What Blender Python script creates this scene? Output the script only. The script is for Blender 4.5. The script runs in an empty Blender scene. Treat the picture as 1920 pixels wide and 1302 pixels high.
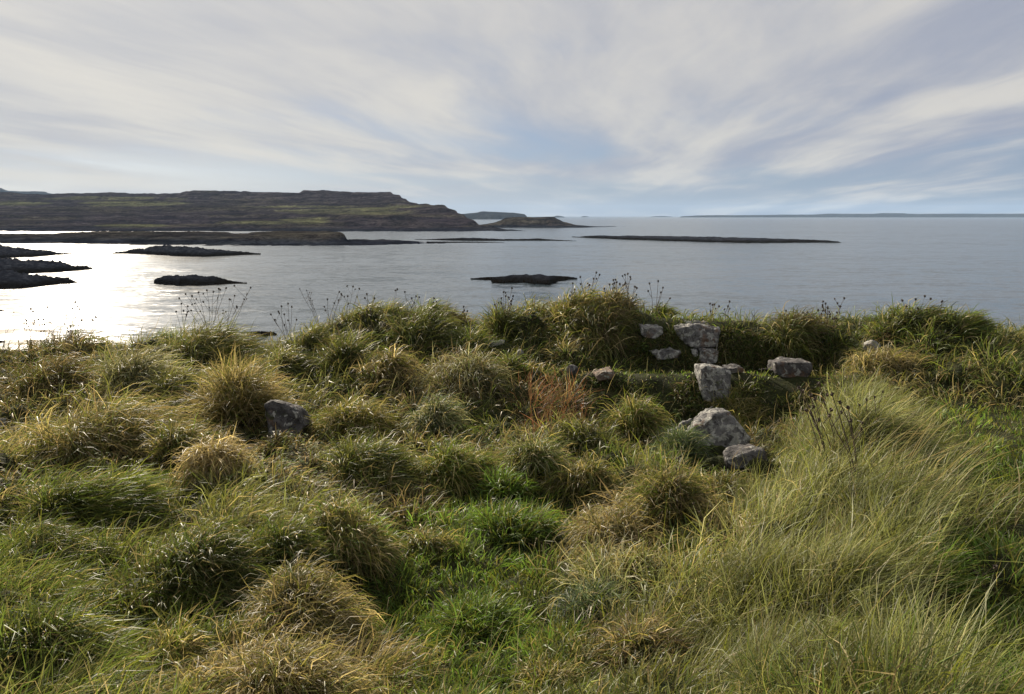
import bpy, math, random
import numpy as np
from mathutils import Vector

R = math.radians
rng = np.random.default_rng(7)
random.seed(7)
S = bpy.context.scene
COL = S.collection

# ------------------------------------------------------------------ camera
EYE = 20.0                      # metres above the sea
PITCH = R(9.8)
FPX = 1423.0                    # focal length in photograph pixels (1920 wide)
cam_d = bpy.data.cameras.new('camera')
cam_d.sensor_width = 36.0
cam_d.lens = 36.0 * FPX / 1920.0
cam_d.clip_start = 0.05
cam_d.clip_end = 200000.0
cam = bpy.data.objects.new('camera', cam_d)
cam.location = (0, 0, EYE)
cam.rotation_euler = (R(90) - PITCH, 0, 0)
COL.objects.link(cam)
S.camera = cam

# ------------------------------------------------------------------ light and exposure
SUN_EL, SUN_AZ = R(24.0), R(-30.5)          # azimuth measured from the view direction, left is negative
sun_vec = Vector((math.cos(SUN_EL) * math.sin(SUN_AZ), math.cos(SUN_EL) * math.cos(SUN_AZ), math.sin(SUN_EL)))
sun_d = bpy.data.lights.new('sun', 'SUN')
sun_d.energy = 5.0
sun_d.angle = R(0.9)
sun_d.color = (1.0, 0.88, 0.72)
sun = bpy.data.objects.new('sun', sun_d)
sun.rotation_euler = (-sun_vec).to_track_quat('-Z', 'Y').to_euler()
sun.location = (-20, 20, 60)
COL.objects.link(sun)
S.view_settings.view_transform = 'Standard'
S.view_settings.look = 'None'
S.view_settings.gamma = 1.0
S.view_settings.exposure = 1.05
S.cycles.max_bounces = 6
S.cycles.diffuse_bounces = 3
S.cycles.glossy_bounces = 2
S.cycles.transmission_bounces = 3
S.cycles.volume_bounces = 0
S.cycles.transparent_max_bounces = 4


class NT:
    """small helper to write node trees"""
    def __init__(self, tree):
        self.t = tree
        tree.nodes.clear()

    def n(self, kind, **kw):
        nd = self.t.nodes.new(kind)
        ins = kw.pop('ins', {})
        for k, v in kw.items():
            setattr(nd, k, v)
        for k, v in ins.items():
            self.set(nd.inputs[k], v)
        return nd

    def set(self, sock, v):
        if isinstance(v, bpy.types.NodeSocket):
            self.t.links.new(v, sock)
        elif isinstance(v, bpy.types.Node):
            self.t.links.new(v.outputs[0], sock)
        else:
            sock.default_value = v

    def math(self, op, a, b=0.0, c=0.0, clamp=False):
        nd = self.t.nodes.new('ShaderNodeMath')
        nd.operation = op
        nd.use_clamp = clamp
        self.set(nd.inputs[0], a)
        self.set(nd.inputs[1], b)
        self.set(nd.inputs[2], c)
        return nd.outputs[0]

    def mix(self, f, a, b, blend='MIX'):
        nd = self.t.nodes.new('ShaderNodeMix')
        nd.data_type = 'RGBA'
        nd.blend_type = blend
        self.set(nd.inputs[0], f)
        self.set(nd.inputs[6], a)
        self.set(nd.inputs[7], b)
        return nd.outputs[2]

    def ramp(self, f, stops):
        nd = self.t.nodes.new('ShaderNodeValToRGB')
        self.set(nd.inputs[0], f)
        el = nd.color_ramp.elements
        while len(el) > 1:
            el.remove(el[-1])
        el[0].position = stops[0][0]
        el[0].color = stops[0][1]
        for p, c in stops[1:]:
            e = el.new(p)
            e.color = c
        return nd.outputs[0]

    def maprange(self, v, a, b, c=0.0, d=1.0, smooth=True):
        nd = self.t.nodes.new('ShaderNodeMapRange')
        nd.interpolation_type = 'SMOOTHSTEP' if smooth else 'LINEAR'
        for i, q in enumerate((v, a, b, c, d)):
            self.set(nd.inputs[i], q)
        return nd.outputs[0]

    def noise(self, vec, scale, detail=4, rough=0.55, dist=0.0):
        nd = self.t.nodes.new('ShaderNodeTexNoise')
        self.set(nd.inputs['Vector'], vec)
        nd.inputs['Scale'].default_value = scale
        nd.inputs['Detail'].default_value = detail
        nd.inputs['Roughness'].default_value = rough
        nd.inputs['Distortion'].default_value = dist
        return nd


def g(v):
    return (v, v, v, 1.0)


# ------------------------------------------------------------------ sky: clear Nishita sky under a sheet of streaked high cloud
world = bpy.data.worlds.new('World')
S.world = world
world.use_nodes = True
T = NT(world.node_tree)
out = T.n('ShaderNodeOutputWorld')
sky = T.n('ShaderNodeTexSky', sky_type='NISHITA', sun_disc=False)
sky.sun_elevation = SUN_EL
sky.sun_rotation = SUN_AZ
sky.altitude = 20
sky.air_density = 1.0
sky.dust_density = 1.0
tc = T.n('ShaderNodeTexCoord')
sep = T.n('ShaderNodeSeparateXYZ', ins={0: tc.outputs['Generated']})
zc = T.math('MAXIMUM', sep.outputs[2], 0.0)
den = T.math('ADD', zc, 0.07)
u = T.math('DIVIDE', sep.outputs[0], den)
v = T.math('DIVIDE', sep.outputs[1], den)
plane = T.n('ShaderNodeCombineXYZ', ins={0: u, 1: v, 2: 0.0})
wob = T.noise(plane.outputs[0], 0.35, 3, 0.5)
wv = T.n('ShaderNodeVectorMath', operation='SUBTRACT', ins={0: wob.outputs['Color'], 1: (0.5, 0.5, 0.5)})
wv = T.n('ShaderNodeVectorMath', operation='MULTIPLY', ins={0: wv.outputs[0], 1: (0.7, 0.7, 0.0)})
plw = T.n('ShaderNodeVectorMath', operation='ADD', ins={0: plane.outputs[0], 1: wv.outputs[0]}).outputs[0]


def stretched(ax, ay, deg, ox=0.0):
    """cloud-sheet coordinates drawn out along the bearing deg"""
    r_ = T.n('ShaderNodeVectorRotate', rotation_type='Z_AXIS', ins={0: plw})
    r_.inputs['Angle'].default_value = R(deg)
    m = T.n('ShaderNodeMapping', ins={0: r_.outputs[0]})
    m.inputs['Scale'].default_value = (ax, ay, 1)
    m.inputs['Location'].default_value = (ox, ox * 0.7, 0)
    return m.outputs[0]


# two directions of streak, one over the land and one out at sea
sea_side = T.maprange(u, -2.6, 3.4)


def streaks(ax, ay, ox, det, rough, dist):
    a_ = T.noise(stretched(ax, ay, 17, ox), 1.0, det, rough, dist).outputs[0]
    b_ = T.noise(stretched(ax, ay, 1, ox), 1.0, det, rough, dist).outputs[0]
    return T.mix(sea_side, a_, b_)


broad = T.noise(stretched(0.42, 0.26, 20, 5.3), 1.0, 4, 0.5, 0.5).outputs[0]
bands = streaks(1.0, 0.30, 2.2, 5, 0.5, 0.4)
fibre = streaks(5.5, 1.0, 1.7, 6, 0.62, 0.5)
cover = T.math('ADD', T.math('MULTIPLY', broad, 0.8), T.math('MULTIPLY', bands, 0.42))
cover = T.math('ADD', cover, T.math('MULTIPLY', fibre, 0.10))
# the sheet is seen edge on and thins towards the horizon
cover = T.math('ADD', cover, T.maprange(zc, 0.0, 0.24, -0.13, 0.15))
cover = T.maprange(cover, 0.42, 0.70, 0.0, 1.0)
lit = T.math('ADD', T.math('MULTIPLY', bands, 0.82), T.math('MULTIPLY', fibre, 0.18))
lit = T.maprange(lit, 0.36, 0.64)
# light scattered forward through the thin cloud round the sun
dotn = T.n('ShaderNodeVectorMath', operation='DOT_PRODUCT', ins={0: tc.outputs['Generated'], 1: tuple(sun_vec)})
fwd = T.math('POWER', T.math('MAXIMUM', dotn.outputs['Value'], 0.0), 6.0)
ccol = T.mix(lit, (2.60, 2.78, 3.35, 1), (5.0, 4.75, 4.35, 1))
ccol = T.mix(T.math('MULTIPLY', fwd, 0.42), ccol, (6.4, 6.0, 5.2, 1))
clear = T.mix(1.0, sky.outputs[0], (0.42, 0.50, 0.66, 1), 'MULTIPLY')
clear = T.mix(0.65, clear, (1.80, 2.30, 3.35, 1))
skycol = T.mix(T.math('MULTIPLY', cover, 0.92), clear, ccol)
bg = T.n('ShaderNodeBackground', ins={'Color': skycol, 'Strength': 0.068})
T.set(out.inputs[0], bg.outputs[0])


# ------------------------------------------------------------------ helpers
def ray(px, py):
    a = (px - 960.0) / FPX
    b = (651.0 - py) / FPX
    return np.array([a, math.cos(PITCH) + b * math.sin(PITCH), -math.sin(PITCH) + b * math.cos(PITCH)])


def at(px, py, depth):
    """point seen at pixel px,py standing depth metres forward"""
    d = ray(px, py)
    return np.array([0, 0, EYE]) + d * (depth / d[1])


def sea_depth(py):
    d = ray(960, py)
    return EYE * d[1] / max(-d[2], 1e-5)


def project(p):
    x, y, z = p[..., 0], p[..., 1], p[..., 2] - EYE
    f = y * math.cos(PITCH) - z * math.sin(PITCH)
    w = y * math.sin(PITCH) + z * math.cos(PITCH)
    return 960 + FPX * x / f, 651 - FPX * w / f


def lattice(ix, iy, seed):
    h = (ix.astype(np.int64) * 374761393 + iy.astype(np.int64) * 668265263 + seed * 974711) & 0x7fffffff
    h = ((h ^ (h >> 13)) * 1274126177) & 0x7fffffff
    return ((h ^ (h >> 16)) & 0xffff) / 65535.0


def vnoise(x, y, seed=0):
    x = np.asarray(x, float); y = np.asarray(y, float)
    ix = np.floor(x); iy = np.floor(y)
    fx = x - ix; fy = y - iy
    fx = fx * fx * fx * (fx * (fx * 6 - 15) + 10); fy = fy * fy * fy * (fy * (fy * 6 - 15) + 10)
    a = lattice(ix, iy, seed); b = lattice(ix + 1, iy, seed)
    c = lattice(ix, iy + 1, seed); d = lattice(ix + 1, iy + 1, seed)
    return (a + (b - a) * fx) * (1 - fy) + (c + (d - c) * fx) * fy


def fbm(x, y, oct=4, seed=0, gain=0.5):
    s = 0; a = 1; n = 0
    for i in range(oct):
        s = s + a * vnoise(x * 2 ** i + 17.3 * i, y * 2 ** i - 9.1 * i, seed + i)
        n += a; a *= gain
    return s / n


def cells(x, y, sp, seed=0):
    """nearest clump centre: offsets to it, distance, and a random number for the clump"""
    gx = np.floor(x / sp); gy = np.floor(y / sp)
    best = np.full(x.shape, 1e9); bx = np.zeros(x.shape); by = np.zeros(x.shape); br = np.zeros(x.shape)
    for i in (-1, 0, 1):
        for j in (-1, 0, 1):
            cx = (gx + i + 0.1 + 0.8 * lattice(gx + i, gy + j, seed)) * sp
            cy = (gy + j + 0.1 + 0.8 * lattice(gx + i, gy + j, seed + 1)) * sp
            d = (x - cx) ** 2 + (y - cy) ** 2
            k = d < best
            best = np.where(k, d, best); bx = np.where(k, x - cx, bx); by = np.where(k, y - cy, by)
            br = np.where(k, lattice(gx + i, gy + j, seed + 2), br)
    return bx, by, np.sqrt(best), br


def smooth(a, b, x):
    t = np.clip((x - a) / (b - a), 0, 1)
    return t * t * (3 - 2 * t)


def mesh_obj(name, verts, faces, mat=None, parent=None, smooth_shade=True, cols=None):
    """verts (n,3) array; faces: list of arrays of equal-width faces"""
    me = bpy.data.meshes.new(name)
    verts = np.asarray(verts, np.float32)
    me.vertices.add(len(verts))
    me.vertices.foreach_set('co', verts.ravel())
    faces = [np.asarray(f, np.int32) for f in faces if len(f)]
    nl = sum(f.size for f in faces); npoly = sum(len(f) for f in faces)
    me.loops.add(nl)
    me.loops.foreach_set('vertex_index', np.concatenate([f.ravel() for f in faces]))
    me.polygons.add(npoly)
    tot = np.concatenate([np.full(len(f), f.shape[1], np.int32) for f in faces])
    start = np.concatenate([[0], np.cumsum(tot)[:-1]]).astype(np.int32)
    me.polygons.foreach_set('loop_start', start)
    me.polygons.foreach_set('loop_total', tot)
    me.polygons.foreach_set('use_smooth', np.full(npoly, smooth_shade))
    if cols is not None:
        at_ = me.color_attributes.new('tint', 'FLOAT_COLOR', 'POINT')
        c4 = np.ones((len(verts), 4), np.float32)
        c4[:, :3] = cols
        at_.data.foreach_set('color', c4.ravel())
    me.update(calc_edges=True)
    if mat:
        me.materials.append(mat)
    o = bpy.data.objects.new(name, me)
    COL.objects.link(o)
    if parent:
        o.parent = parent
    return o


def tag(o, label=None, cat=None, group=None, kind=None):
    if label: o['label'] = label
    if cat: o['category'] = cat
    if group: o['group'] = group
    if kind: o['kind'] = kind
    return o


def grid_faces(nr, nc):
    i = np.arange(nr - 1)[:, None] * nc + np.arange(nc - 1)[None, :]
    i = i.ravel()
    return np.stack([i, i + 1, i + nc + 1, i + nc], 1)


def material(name):
    m = bpy.data.materials.new(name)
    m.use_nodes = True
    t = NT(m.node_tree)
    return m, t


# ------------------------------------------------------------------ materials
def mat_land():
    m, t = material('moorland')
    o = t.n('ShaderNodeOutputMaterial')
    tint = t.n('ShaderNodeAttribute', attribute_name='tint')
    geo = t.n('ShaderNodeNewGeometry')
    pos = geo.outputs['Position']
    n1 = t.noise(pos, 0.035, 6, 0.65).outputs[0]
    n2 = t.noise(pos, 0.22, 5, 0.7).outputs[0]
    f = t.maprange(n1, 0.3, 0.7)
    c = t.mix(f, g(0.55), g(1.5))
    c = t.mix(t.maprange(n2, 0.25, 0.75), t.mix(1.0, c, g(0.6), 'MULTIPLY'), t.mix(1.0, c, g(1.45), 'MULTIPLY'))
    c = t.mix(1.0, tint.outputs['Color'], c, 'MULTIPLY')
    n3 = t.noise(pos, 0.55, 4, 0.7).outputs[0]
    c = t.mix(t.math('MULTIPLY', t.maprange(n3, 0.60, 0.70), 0.55), c, (0.22, 0.21, 0.20, 1))
    c = t.mix(t.maprange(t.noise(pos, 0.085, 5, 0.7).outputs[0], 0.50, 0.62), c, t.mix(1.0, c, (0.45, 0.42, 0.48, 1), 'MULTIPLY'))
    # ledges: bands that follow the height
    mp = t.n('ShaderNodeMapping', ins={0: pos})
    mp.inputs['Scale'].default_value = (0.009, 0.014, 0.17)
    bnd = t.noise(mp.outputs[0], 1.0, 5, 0.65, 0.3).outputs[0]
    c = t.mix(t.maprange(bnd, 0.42, 0.58), t.mix(1.0, c, (0.62, 0.58, 0.66, 1), 'MULTIPLY'), t.mix(1.0, c, (1.25, 1.2, 1.1, 1), 'MULTIPLY'))
    # bare rock where the ground is steep
    nz = t.n('ShaderNodeSeparateXYZ', ins={0: geo.outputs['Normal']}).outputs[2]
    steep = t.maprange(t.math('ADD', nz, t.math('MULTIPLY', n2, 0.35)), 0.62, 0.95, 1.0, 0.0)
    rock = t.mix(t.maprange(n2, 0.45, 0.62), (0.018, 0.018, 0.021, 1), (0.20, 0.195, 0.19, 1))
    c = t.mix(t.math('MULTIPLY', steep, 0.8), c, rock)
    bump = t.n('ShaderNodeBump', ins={'Height': n2, 'Strength': 0.9, 'Distance': 3.0})
    b = t.n('ShaderNodeBsdfDiffuse', ins={'Color': c, 'Roughness': 1.0, 'Normal': bump.outputs[0]})
    t.set(o.inputs[0], b.outputs[0])
    return m


def mat_skerry():
    m, t = material('wet_basalt')
    o = t.n('ShaderNodeOutputMaterial')
    geo = t.n('ShaderNodeNewGeometry')
    pos = geo.outputs['Position']
    z = t.n('ShaderNodeSeparateXYZ', ins={0: pos}).outputs[2]
    n1 = t.noise(pos, 0.5, 6, 0.7).outputs[0]
    n2 = t.noise(pos, 0.12, 3, 0.5).outputs[0]
    c = t.ramp(n1, [(0.3, (0.020, 0.021, 0.025, 1)), (0.52, (0.055, 0.058, 0.070, 1)), (0.72, (0.16, 0.16, 0.165, 1))])
    # weed on the tide line, paler lichen higher up
    c = t.mix(t.maprange(t.math('ADD', z, t.math('MULTIPLY', n2, 1.5)), 1.4, 3.2), (0.017, 0.014, 0.010, 1), c)
    bump = t.n('ShaderNodeBump', ins={'Height': n1, 'Strength': 1.0, 'Distance': 0.8})
    b = t.n('ShaderNodeBsdfDiffuse', ins={'Color': c, 'Roughness': 1.0, 'Normal': bump.outputs[0]})
    t.set(o.inputs[0], b.outputs[0])
    return m


def mat_sea():
    m, t = material('sea_water')
    o = t.n('ShaderNodeOutputMaterial')
    geo = t.n('ShaderNodeNewGeometry')
    pos = geo.outputs['Position']

    def sc(ax, ay, rz):
        mp = t.n('ShaderNodeMapping', ins={0: pos})
        mp.inputs['Rotation'].default_value = (0, 0, R(rz))
        mp.inputs['Scale'].default_value = (ax, ay, 1)
        return mp.outputs[0]
    rip = t.noise(sc(0.55, 1.2, 12), 1.0, 4, 0.6, 0.3)
    chop = t.noise(sc(0.10, 0.22, -8), 1.0, 3, 0.55, 0.2)
    swell = t.noise(sc(0.012, 0.045, 6), 1.0, 3, 0.5, 0.4)
    calm = t.noise(sc(0.004, 0.016, -4), 1.0, 4, 0.55, 0.6)
    amp = t.maprange(calm.outputs[0], 0.34, 0.64, 0.45, 1.25)

    def off(nd, s):
        v = t.n('ShaderNodeVectorMath', operation='SUBTRACT', ins={0: nd.outputs['Color'], 1: (0.5, 0.5, 0.5)})
        w = t.n('ShaderNodeVectorMath', operation='MULTIPLY', ins={0: v.outputs[0], 1: (s, s, 0)})
        return w.outputs[0]
    a1 = t.n('ShaderNodeVectorMath', operation='ADD', ins={0: off(rip, 0.50), 1: off(chop, 0.42)})
    a2 = t.n('ShaderNodeVectorMath', operation='ADD', ins={0: a1.outputs[0], 1: off(swell, 0.12)})
    sc_ = t.n('ShaderNodeVectorMath', operation='SCALE', ins={0: a2.outputs[0]})
    t.set(sc_.inputs['Scale'], amp)
    up = t.n('ShaderNodeVectorMath', operation='ADD', ins={0: sc_.outputs[0], 1: (0, 0, 1)})
    nrm = t.n('ShaderNodeVectorMath', operation='NORMALIZE', ins={0: up.outputs[0]})
    b = t.n('ShaderNodeBsdfPrincipled', ins={'Base Color': (0.030, 0.046, 0.056, 1), 'Roughness': 0.17, 'IOR': 1.333,
                                             'Normal': nrm.outputs[0]})
    t.set(o.inputs[0], b.outputs[0])
    return m


def mat_soil():
    m, t = material('turf_soil')
    o = t.n('ShaderNodeOutputMaterial')
    geo = t.n('ShaderNodeNewGeometry')
    pos = geo.outputs['Position']
    n1 = t.noise(pos, 5.0, 6, 0.7).outputs[0]
    n2 = t.noise(pos, 40.0, 4, 0.7).outputs[0]
    c = t.ramp(n1, [(0.3, (0.020, 0.019, 0.009, 1)), (0.5, (0.036, 0.042, 0.014, 1)), (0.72, (0.075, 0.070, 0.028, 1))])
    c = t.mix(t.maprange(n2, 0.3, 0.7), t.mix(1.0, c, g(0.5), 'MULTIPLY'), c)
    bump = t.n('ShaderNodeBump', ins={'Height': n2, 'Strength': 0.8, 'Distance': 0.03})
    b = t.n('ShaderNodeBsdfPrincipled', ins={'Base Color': c, 'Roughness': 0.95, 'Normal': bump.outputs[0]})
    b.inputs['Specular IOR Level'].default_value = 0.1
    t.set(o.inputs[0], b.outputs[0])
    return m


def mat_leaf(name, trans=0.32, rough=0.5, spec=0.35):
    m, t = material(name)
    o = t.n('ShaderNodeOutputMaterial')
    tint = t.n('ShaderNodeAttribute', attribute_name='tint').outputs['Color']
    b = t.n('ShaderNodeBsdfPrincipled', ins={'Base Color': tint, 'Roughness': rough})
    b.inputs['Specular IOR Level'].default_value = spec
    tr = t.n('ShaderNodeBsdfTranslucent', ins={'Color': t.mix(1.0, tint, (1.15, 1.12, 0.85, 1), 'MULTIPLY')})
    mx = t.n('ShaderNodeMixShader', ins={0: trans, 1: b.outputs[0], 2: tr.outputs[0]})
    t.set(o.inputs[0], mx.outputs[0])
    return m


def mat_stone(name, base, lichen_amt, seed):
    m, t = material(name)
    o = t.n('ShaderNodeOutputMaterial')
    tcn = t.n('ShaderNodeNewGeometry')
    mp = t.n('ShaderNodeMapping', ins={0: tcn.outputs['Position']})
    mp.inputs['Location'].default_value = (seed * 3.1, seed * 1.7, seed)
    p = mp.outputs[0]
    n1 = t.noise(p, 7, 6, 0.7).outputs[0]
    n2 = t.noise(p, 11, 5, 0.62, 0.6).outputs[0]
    n3 = t.noise(p, 26, 5, 0.7, 0.3).outputs[0]
    n4 = t.noise(p, 3.4, 4, 0.6).outputs[0]
    c = t.mix(t.maprange(n1, 0.3, 0.7), tuple(0.5 * q for q in base) + (1,), tuple(1.5 * q for q in base) + (1,))
    c = t.mix(t.maprange(n3, 0.55, 0.66), c, (0.022, 0.020, 0.018, 1))                    # black crust
    c = t.mix(t.math('MULTIPLY', t.maprange(n4, 0.55, 0.68), 0.6), c, (0.16, 0.085, 0.04, 1))  # rusty stain
    li = t.maprange(n2, 0.60 - lichen_amt, 0.66 - lichen_amt)
    c = t.mix(li, c, t.mix(t.maprange(n3, 0.35, 0.6), (0.38, 0.37, 0.335, 1), (0.23, 0.23, 0.205, 1)))  # pale lichen
    moss = t.maprange(t.noise(p, 5.3, 4, 0.6).outputs[0], 0.62, 0.72)
    c = t.mix(t.math('MULTIPLY', moss, 0.7), c, (0.05, 0.06, 0.02, 1))
    hb = t.math('ADD', n1, t.math('MULTIPLY', n3, 0.6))
    bump = t.n('ShaderNodeBump', ins={'Height': hb, 'Strength': 0.9, 'Distance': 0.035})
    b = t.n('ShaderNodeBsdfPrincipled', ins={'Base Color': c, 'Roughness': 0.92, 'Normal': bump.outputs[0]})
    b.inputs['Specular IOR Level'].default_value = 0.2
    t.set(o.inputs[0], b.outputs[0])
    return m


def mat_stalk():
    m, t = material('dry_stalk')
    o = t.n('ShaderNodeOutputMaterial')
    geo = t.n('ShaderNodeNewGeometry')
    n1 = t.noise(geo.outputs['Position'], 30, 3, 0.6).outputs[0]
    c = t.mix(t.maprange(n1, 0.3, 0.7), (0.025, 0.016, 0.010, 1), (0.085, 0.055, 0.030, 1))
    b = t.n('ShaderNodeBsdfPrincipled', ins={'Base Color': c, 'Roughness': 0.8})
    t.set(o.inputs[0], b.outputs[0])
    return m


M_LAND, M_SKERRY, M_SEA, M_SOIL = mat_land(), mat_skerry(), mat_sea(), mat_soil()
M_GRASS = mat_leaf('grass_blade', 0.46, 0.5, 0.25)
M_BROAD = mat_leaf('broad_leaf', 0.30, 0.70, 0.10)
M_STALK = mat_stalk()
M_STONE = [mat_stone('lichened_stone', (0.13, 0.125, 0.12), 0.11, 1), mat_stone('grey_stone', (0.085, 0.080, 0.078), 0.02, 2),
           mat_stone('pale_stone', (0.26, 0.24, 0.21), 0.16, 3), mat_stone('brown_slab', (0.14, 0.105, 0.08), 0.02, 4)]

# ------------------------------------------------------------------ the sea
n = 96
rad = np.concatenate([[0], np.geomspace(20, 26000, 40)])
ang = np.linspace(0, 2 * np.pi, n, endpoint=False)
vs = [[0, 0, 0]] + [[r * math.cos(a), r * math.sin(a), 0] for r in rad[1:] for a in ang]
fq, ft = [], []
for j in range(n):
    ft.append([0, 1 + j, 1 + (j + 1) % n])
for i in range(len(rad) - 2):
    for j in range(n):
        a = 1 + i * n
        fq.append([a + j, a + n + j, a + n + (j + 1) % n, a + (j + 1) % n])
tag(mesh_obj('sea', np.array(vs), [ft, fq], M_SEA), kind='structure')


# ------------------------------------------------------------------ far land: levels from the shore inland, each a line of (px, py, distance)
def land(name, levels, px0, px1, ncol, sub, rough, tint_fn, mat=M_LAND, seed=0, terr=0.0, jag=1.0):
    pxs = np.linspace(px0, px1, ncol)
    rows = []
    for lv in levels:
        k = np.array([q[0] for q in lv], float)
        py = np.interp(pxs, k, [q[1] for q in lv])
        dd = np.interp(pxs, k, [(q[2] if q[2] is not None else sea_depth(q[1])) for q in lv])
        P = np.array([at(a, b, c) for a, b, c in zip(pxs, py, dd)])
        rows.append(P)
    out_rows = []
    for i in range(len(rows) - 1):
        for s in range(sub):
            f = s / sub
            fz = f
            P = rows[i] * (1 - f) + rows[i + 1] * f
            P[:, 2] = rows[i][:, 2] * (1 - fz) + rows[i + 1][:, 2] * fz
            out_rows.append(P)
    out_rows.append(rows[-1])
    G = np.array(out_rows)
    d = G[..., 1]
    sc = d.mean() / 60.0
    nz = fbm(G[..., 0] / sc, G[..., 1] / sc * 0.6, 5, seed, 0.55) - 0.5
    nj = np.abs(fbm(G[..., 0] / sc * 3.1, G[..., 1] / sc * 2.2, 4, seed + 9, 0.6) - 0.5)
    edge = np.ones(G.shape[:2]); edge[0] = 0.0
    G[..., 2] += edge * (rough * 2.0 * nz + jag * rough * 1.4 * nj)
    if terr:
        zz_ = G[..., 2] + (fbm(G[..., 0] / 160, G[..., 1] / 160, 3, seed + 31) - 0.5) * 10
        q_ = zz_ / terr; fl = np.floor(q_); fr = q_ - fl
        st_ = (fl + smooth(0.62, 0.98, fr)) * terr - (zz_ - G[..., 2]) + terr * 0.18
        G[..., 2] = np.where((G[..., 2] > 6) & (edge > 0), G[..., 2] * 0.55 + st_ * 0.45, G[..., 2])
    # wobble the shoreline in plan
    G[..., 1] += (fbm(G[..., 0] / sc * 1.7, np.full(G.shape[:2], seed * 1.3), 4, seed + 3) - 0.5) * sc * 1.2 * (1 - 0.0 * edge)
    V = G.reshape(-1, 3)
    cols = tint_fn(V)
    o = mesh_obj(name, V, [grid_faces(G.shape[0], G.shape[1])], mat, cols=cols)
    return o


HEATH = np.array([0.076, 0.063, 0.066]); GREENF = np.array([0.20, 0.20, 0.10]); OLIVE = np.array([0.13, 0.115, 0.066])
ROCK_SKYLIT = np.array([0.044, 0.049, 0.061])  # shore rock, with the blue cast of skylight mixed into its colour
FIELDS = [(255, 383, 95, 5), (35, 382, 55, 4), (200, 372, 120, 3), (600, 396, 90, 4), (575, 413, 45, 6), (690, 399, 90, 4), (690, 392, 60, 3),
          (330, 373, 30, 3), (480, 418, 60, 3), (760, 388, 40, 3), (560, 388, 90, 2), (250, 424, 60, 3)]


def tint_head(V):
    px, py = project(V)
    n1 = fbm(V[:, 0] / 90, V[:, 1] / 60, 4, 21)
    c = HEATH[None] * (0.6 + 0.9 * n1[:, None])
    w = np.zeros(len(V))
    for fx, fy, sx, sy in FIELDS:
        e = ((px - fx) / sx) ** 2 + ((py - fy) / sy) ** 2
        w = np.maximum(w, smooth(1.5, 0.5, e + (n1 - 0.5) * 2.2))
    band = smooth(0.56, 0.66, fbm(V[:, 0] / 160, V[:, 2] / 5.0, 4, 5)) * 0.38
    c = c * (1 - band[:, None]) + OLIVE * band[:, None]
    c = c * (1 - w[:, None]) + GREENF * (0.75 + 0.6 * n1[:, None]) * w[:, None]
    r = smooth(7.0, 2.0, V[:, 2] + n1 * 4)[:, None]
    return c * (1 - r) + ROCK_SKYLIT * r


head = [
    [(-260, 434, None), (0, 434.2, None), (110, 434.2, None), (300, 434, None), (465, 434, None), (640, 434.5, None), (780, 434.5, None), (900, 434, None), (960, 433.5, None), (985, 433.0, None)],
    [(-260, 431.5, 1080), (0, 432, 1080), (110, 431, 1080), (300, 430, 1080), (420, 430, 1080), (640, 430.5, 1060), (780, 430, 1065), (900, 430.5, 1070), (960, 432, 1060), (985, 433.2, 1045)],
    [(-260, 424, 1160), (0, 424, 1160), (150, 424, 1160), (300, 424, 1160), (400, 424, 1150), (420, 421, 1120), (590, 420.5, 1120), (620, 427, 1110), (700, 426, 1120), (800, 423, 1130), (880, 426, 1130), (905, 428.5, 1130), (960, 432.0, 1080), (985, 433.6, 1060)],
    [(-260, 408, 1330), (0, 410, 1320), (200, 411, 1300), (400, 414, 1270), (590, 415, 1200), (640, 416, 1190), (670, 410, 1180), (760, 407, 1180), (790, 411, 1190), (830, 416, 1200), (880, 417, 1180), (900, 423, 1160), (960, 432.4, 1090), (985, 434.0, 1070)],
    [(-260, 396, 1500), (0, 397, 1500), (200, 398, 1480), (400, 402, 1420), (590, 403, 1350), (640, 403, 1300), (680, 402.5, 1270), (740, 403, 1260), (780, 405, 1260), (840, 409, 1250), (880, 413, 1210), (900, 422.5, 1180), (960, 432.8, 1100), (985, 434.4, 1080)],
    [(-260, 384, 1750), (0, 386, 1750), (200, 388, 1700), (400, 389, 1650), (590, 390, 1600), (690, 394, 1480), (760, 396, 1420), (830, 399, 1340), (860, 404, 1290), (880, 410.5, 1240), (900, 422.0, 1200), (960, 433.2, 1110), (985, 434.8, 1090)],
    [(-260, 374, 2000), (0, 375, 2000), (200, 377, 1950), (330, 376, 1900), (400, 378, 1850), (590, 379, 1800), (690, 384, 1640), (770, 388, 1500), (830, 389, 1420), (845, 394, 1380), (862, 401.5, 1330), (880, 409.5, 1280), (900, 421.5, 1220), (960, 433.6, 1120), (985, 435, 1100)],
    [(-260, 358, 2300), (0, 361.5, 2250), (90, 363.5, 2250), (150, 363.5, 2250), (205, 361.5, 2240), (255, 363, 2240), (338, 361.5, 2150), (348, 358.5, 2120), (460, 358.5, 2080), (560, 360.5, 2060), (572, 357.5, 2040), (640, 358, 2000), (730, 361, 1850), (748, 366, 1800), (765, 376, 1720), (782, 382.5, 1660), (836, 385.5, 1500), (842, 390, 1480), (860, 400, 1420), (880, 408.5, 1340), (900, 421, 1260), (960, 434, 1140), (985, 435.4, 1110)],
    [(-260, 410, 3000), (0, 410, 3000), (600, 412, 2700), (830, 418, 2000), (880, 424, 1600), (900, 427, 1450), (960, 436, 1160), (985, 437, 1130)],
    [(-260, 420, 3200), (0, 420, 3200), (600, 420, 2900), (830, 425, 2200), (880, 430, 1700), (900, 432, 1550), (960, 438, 1180), (985, 439, 1150)],
]
tag(land('headland', head, -1300, 985, 760, 13, 1.6, tint_head, seed=3, jag=0.8, terr=11.0), kind='structure')


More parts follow.
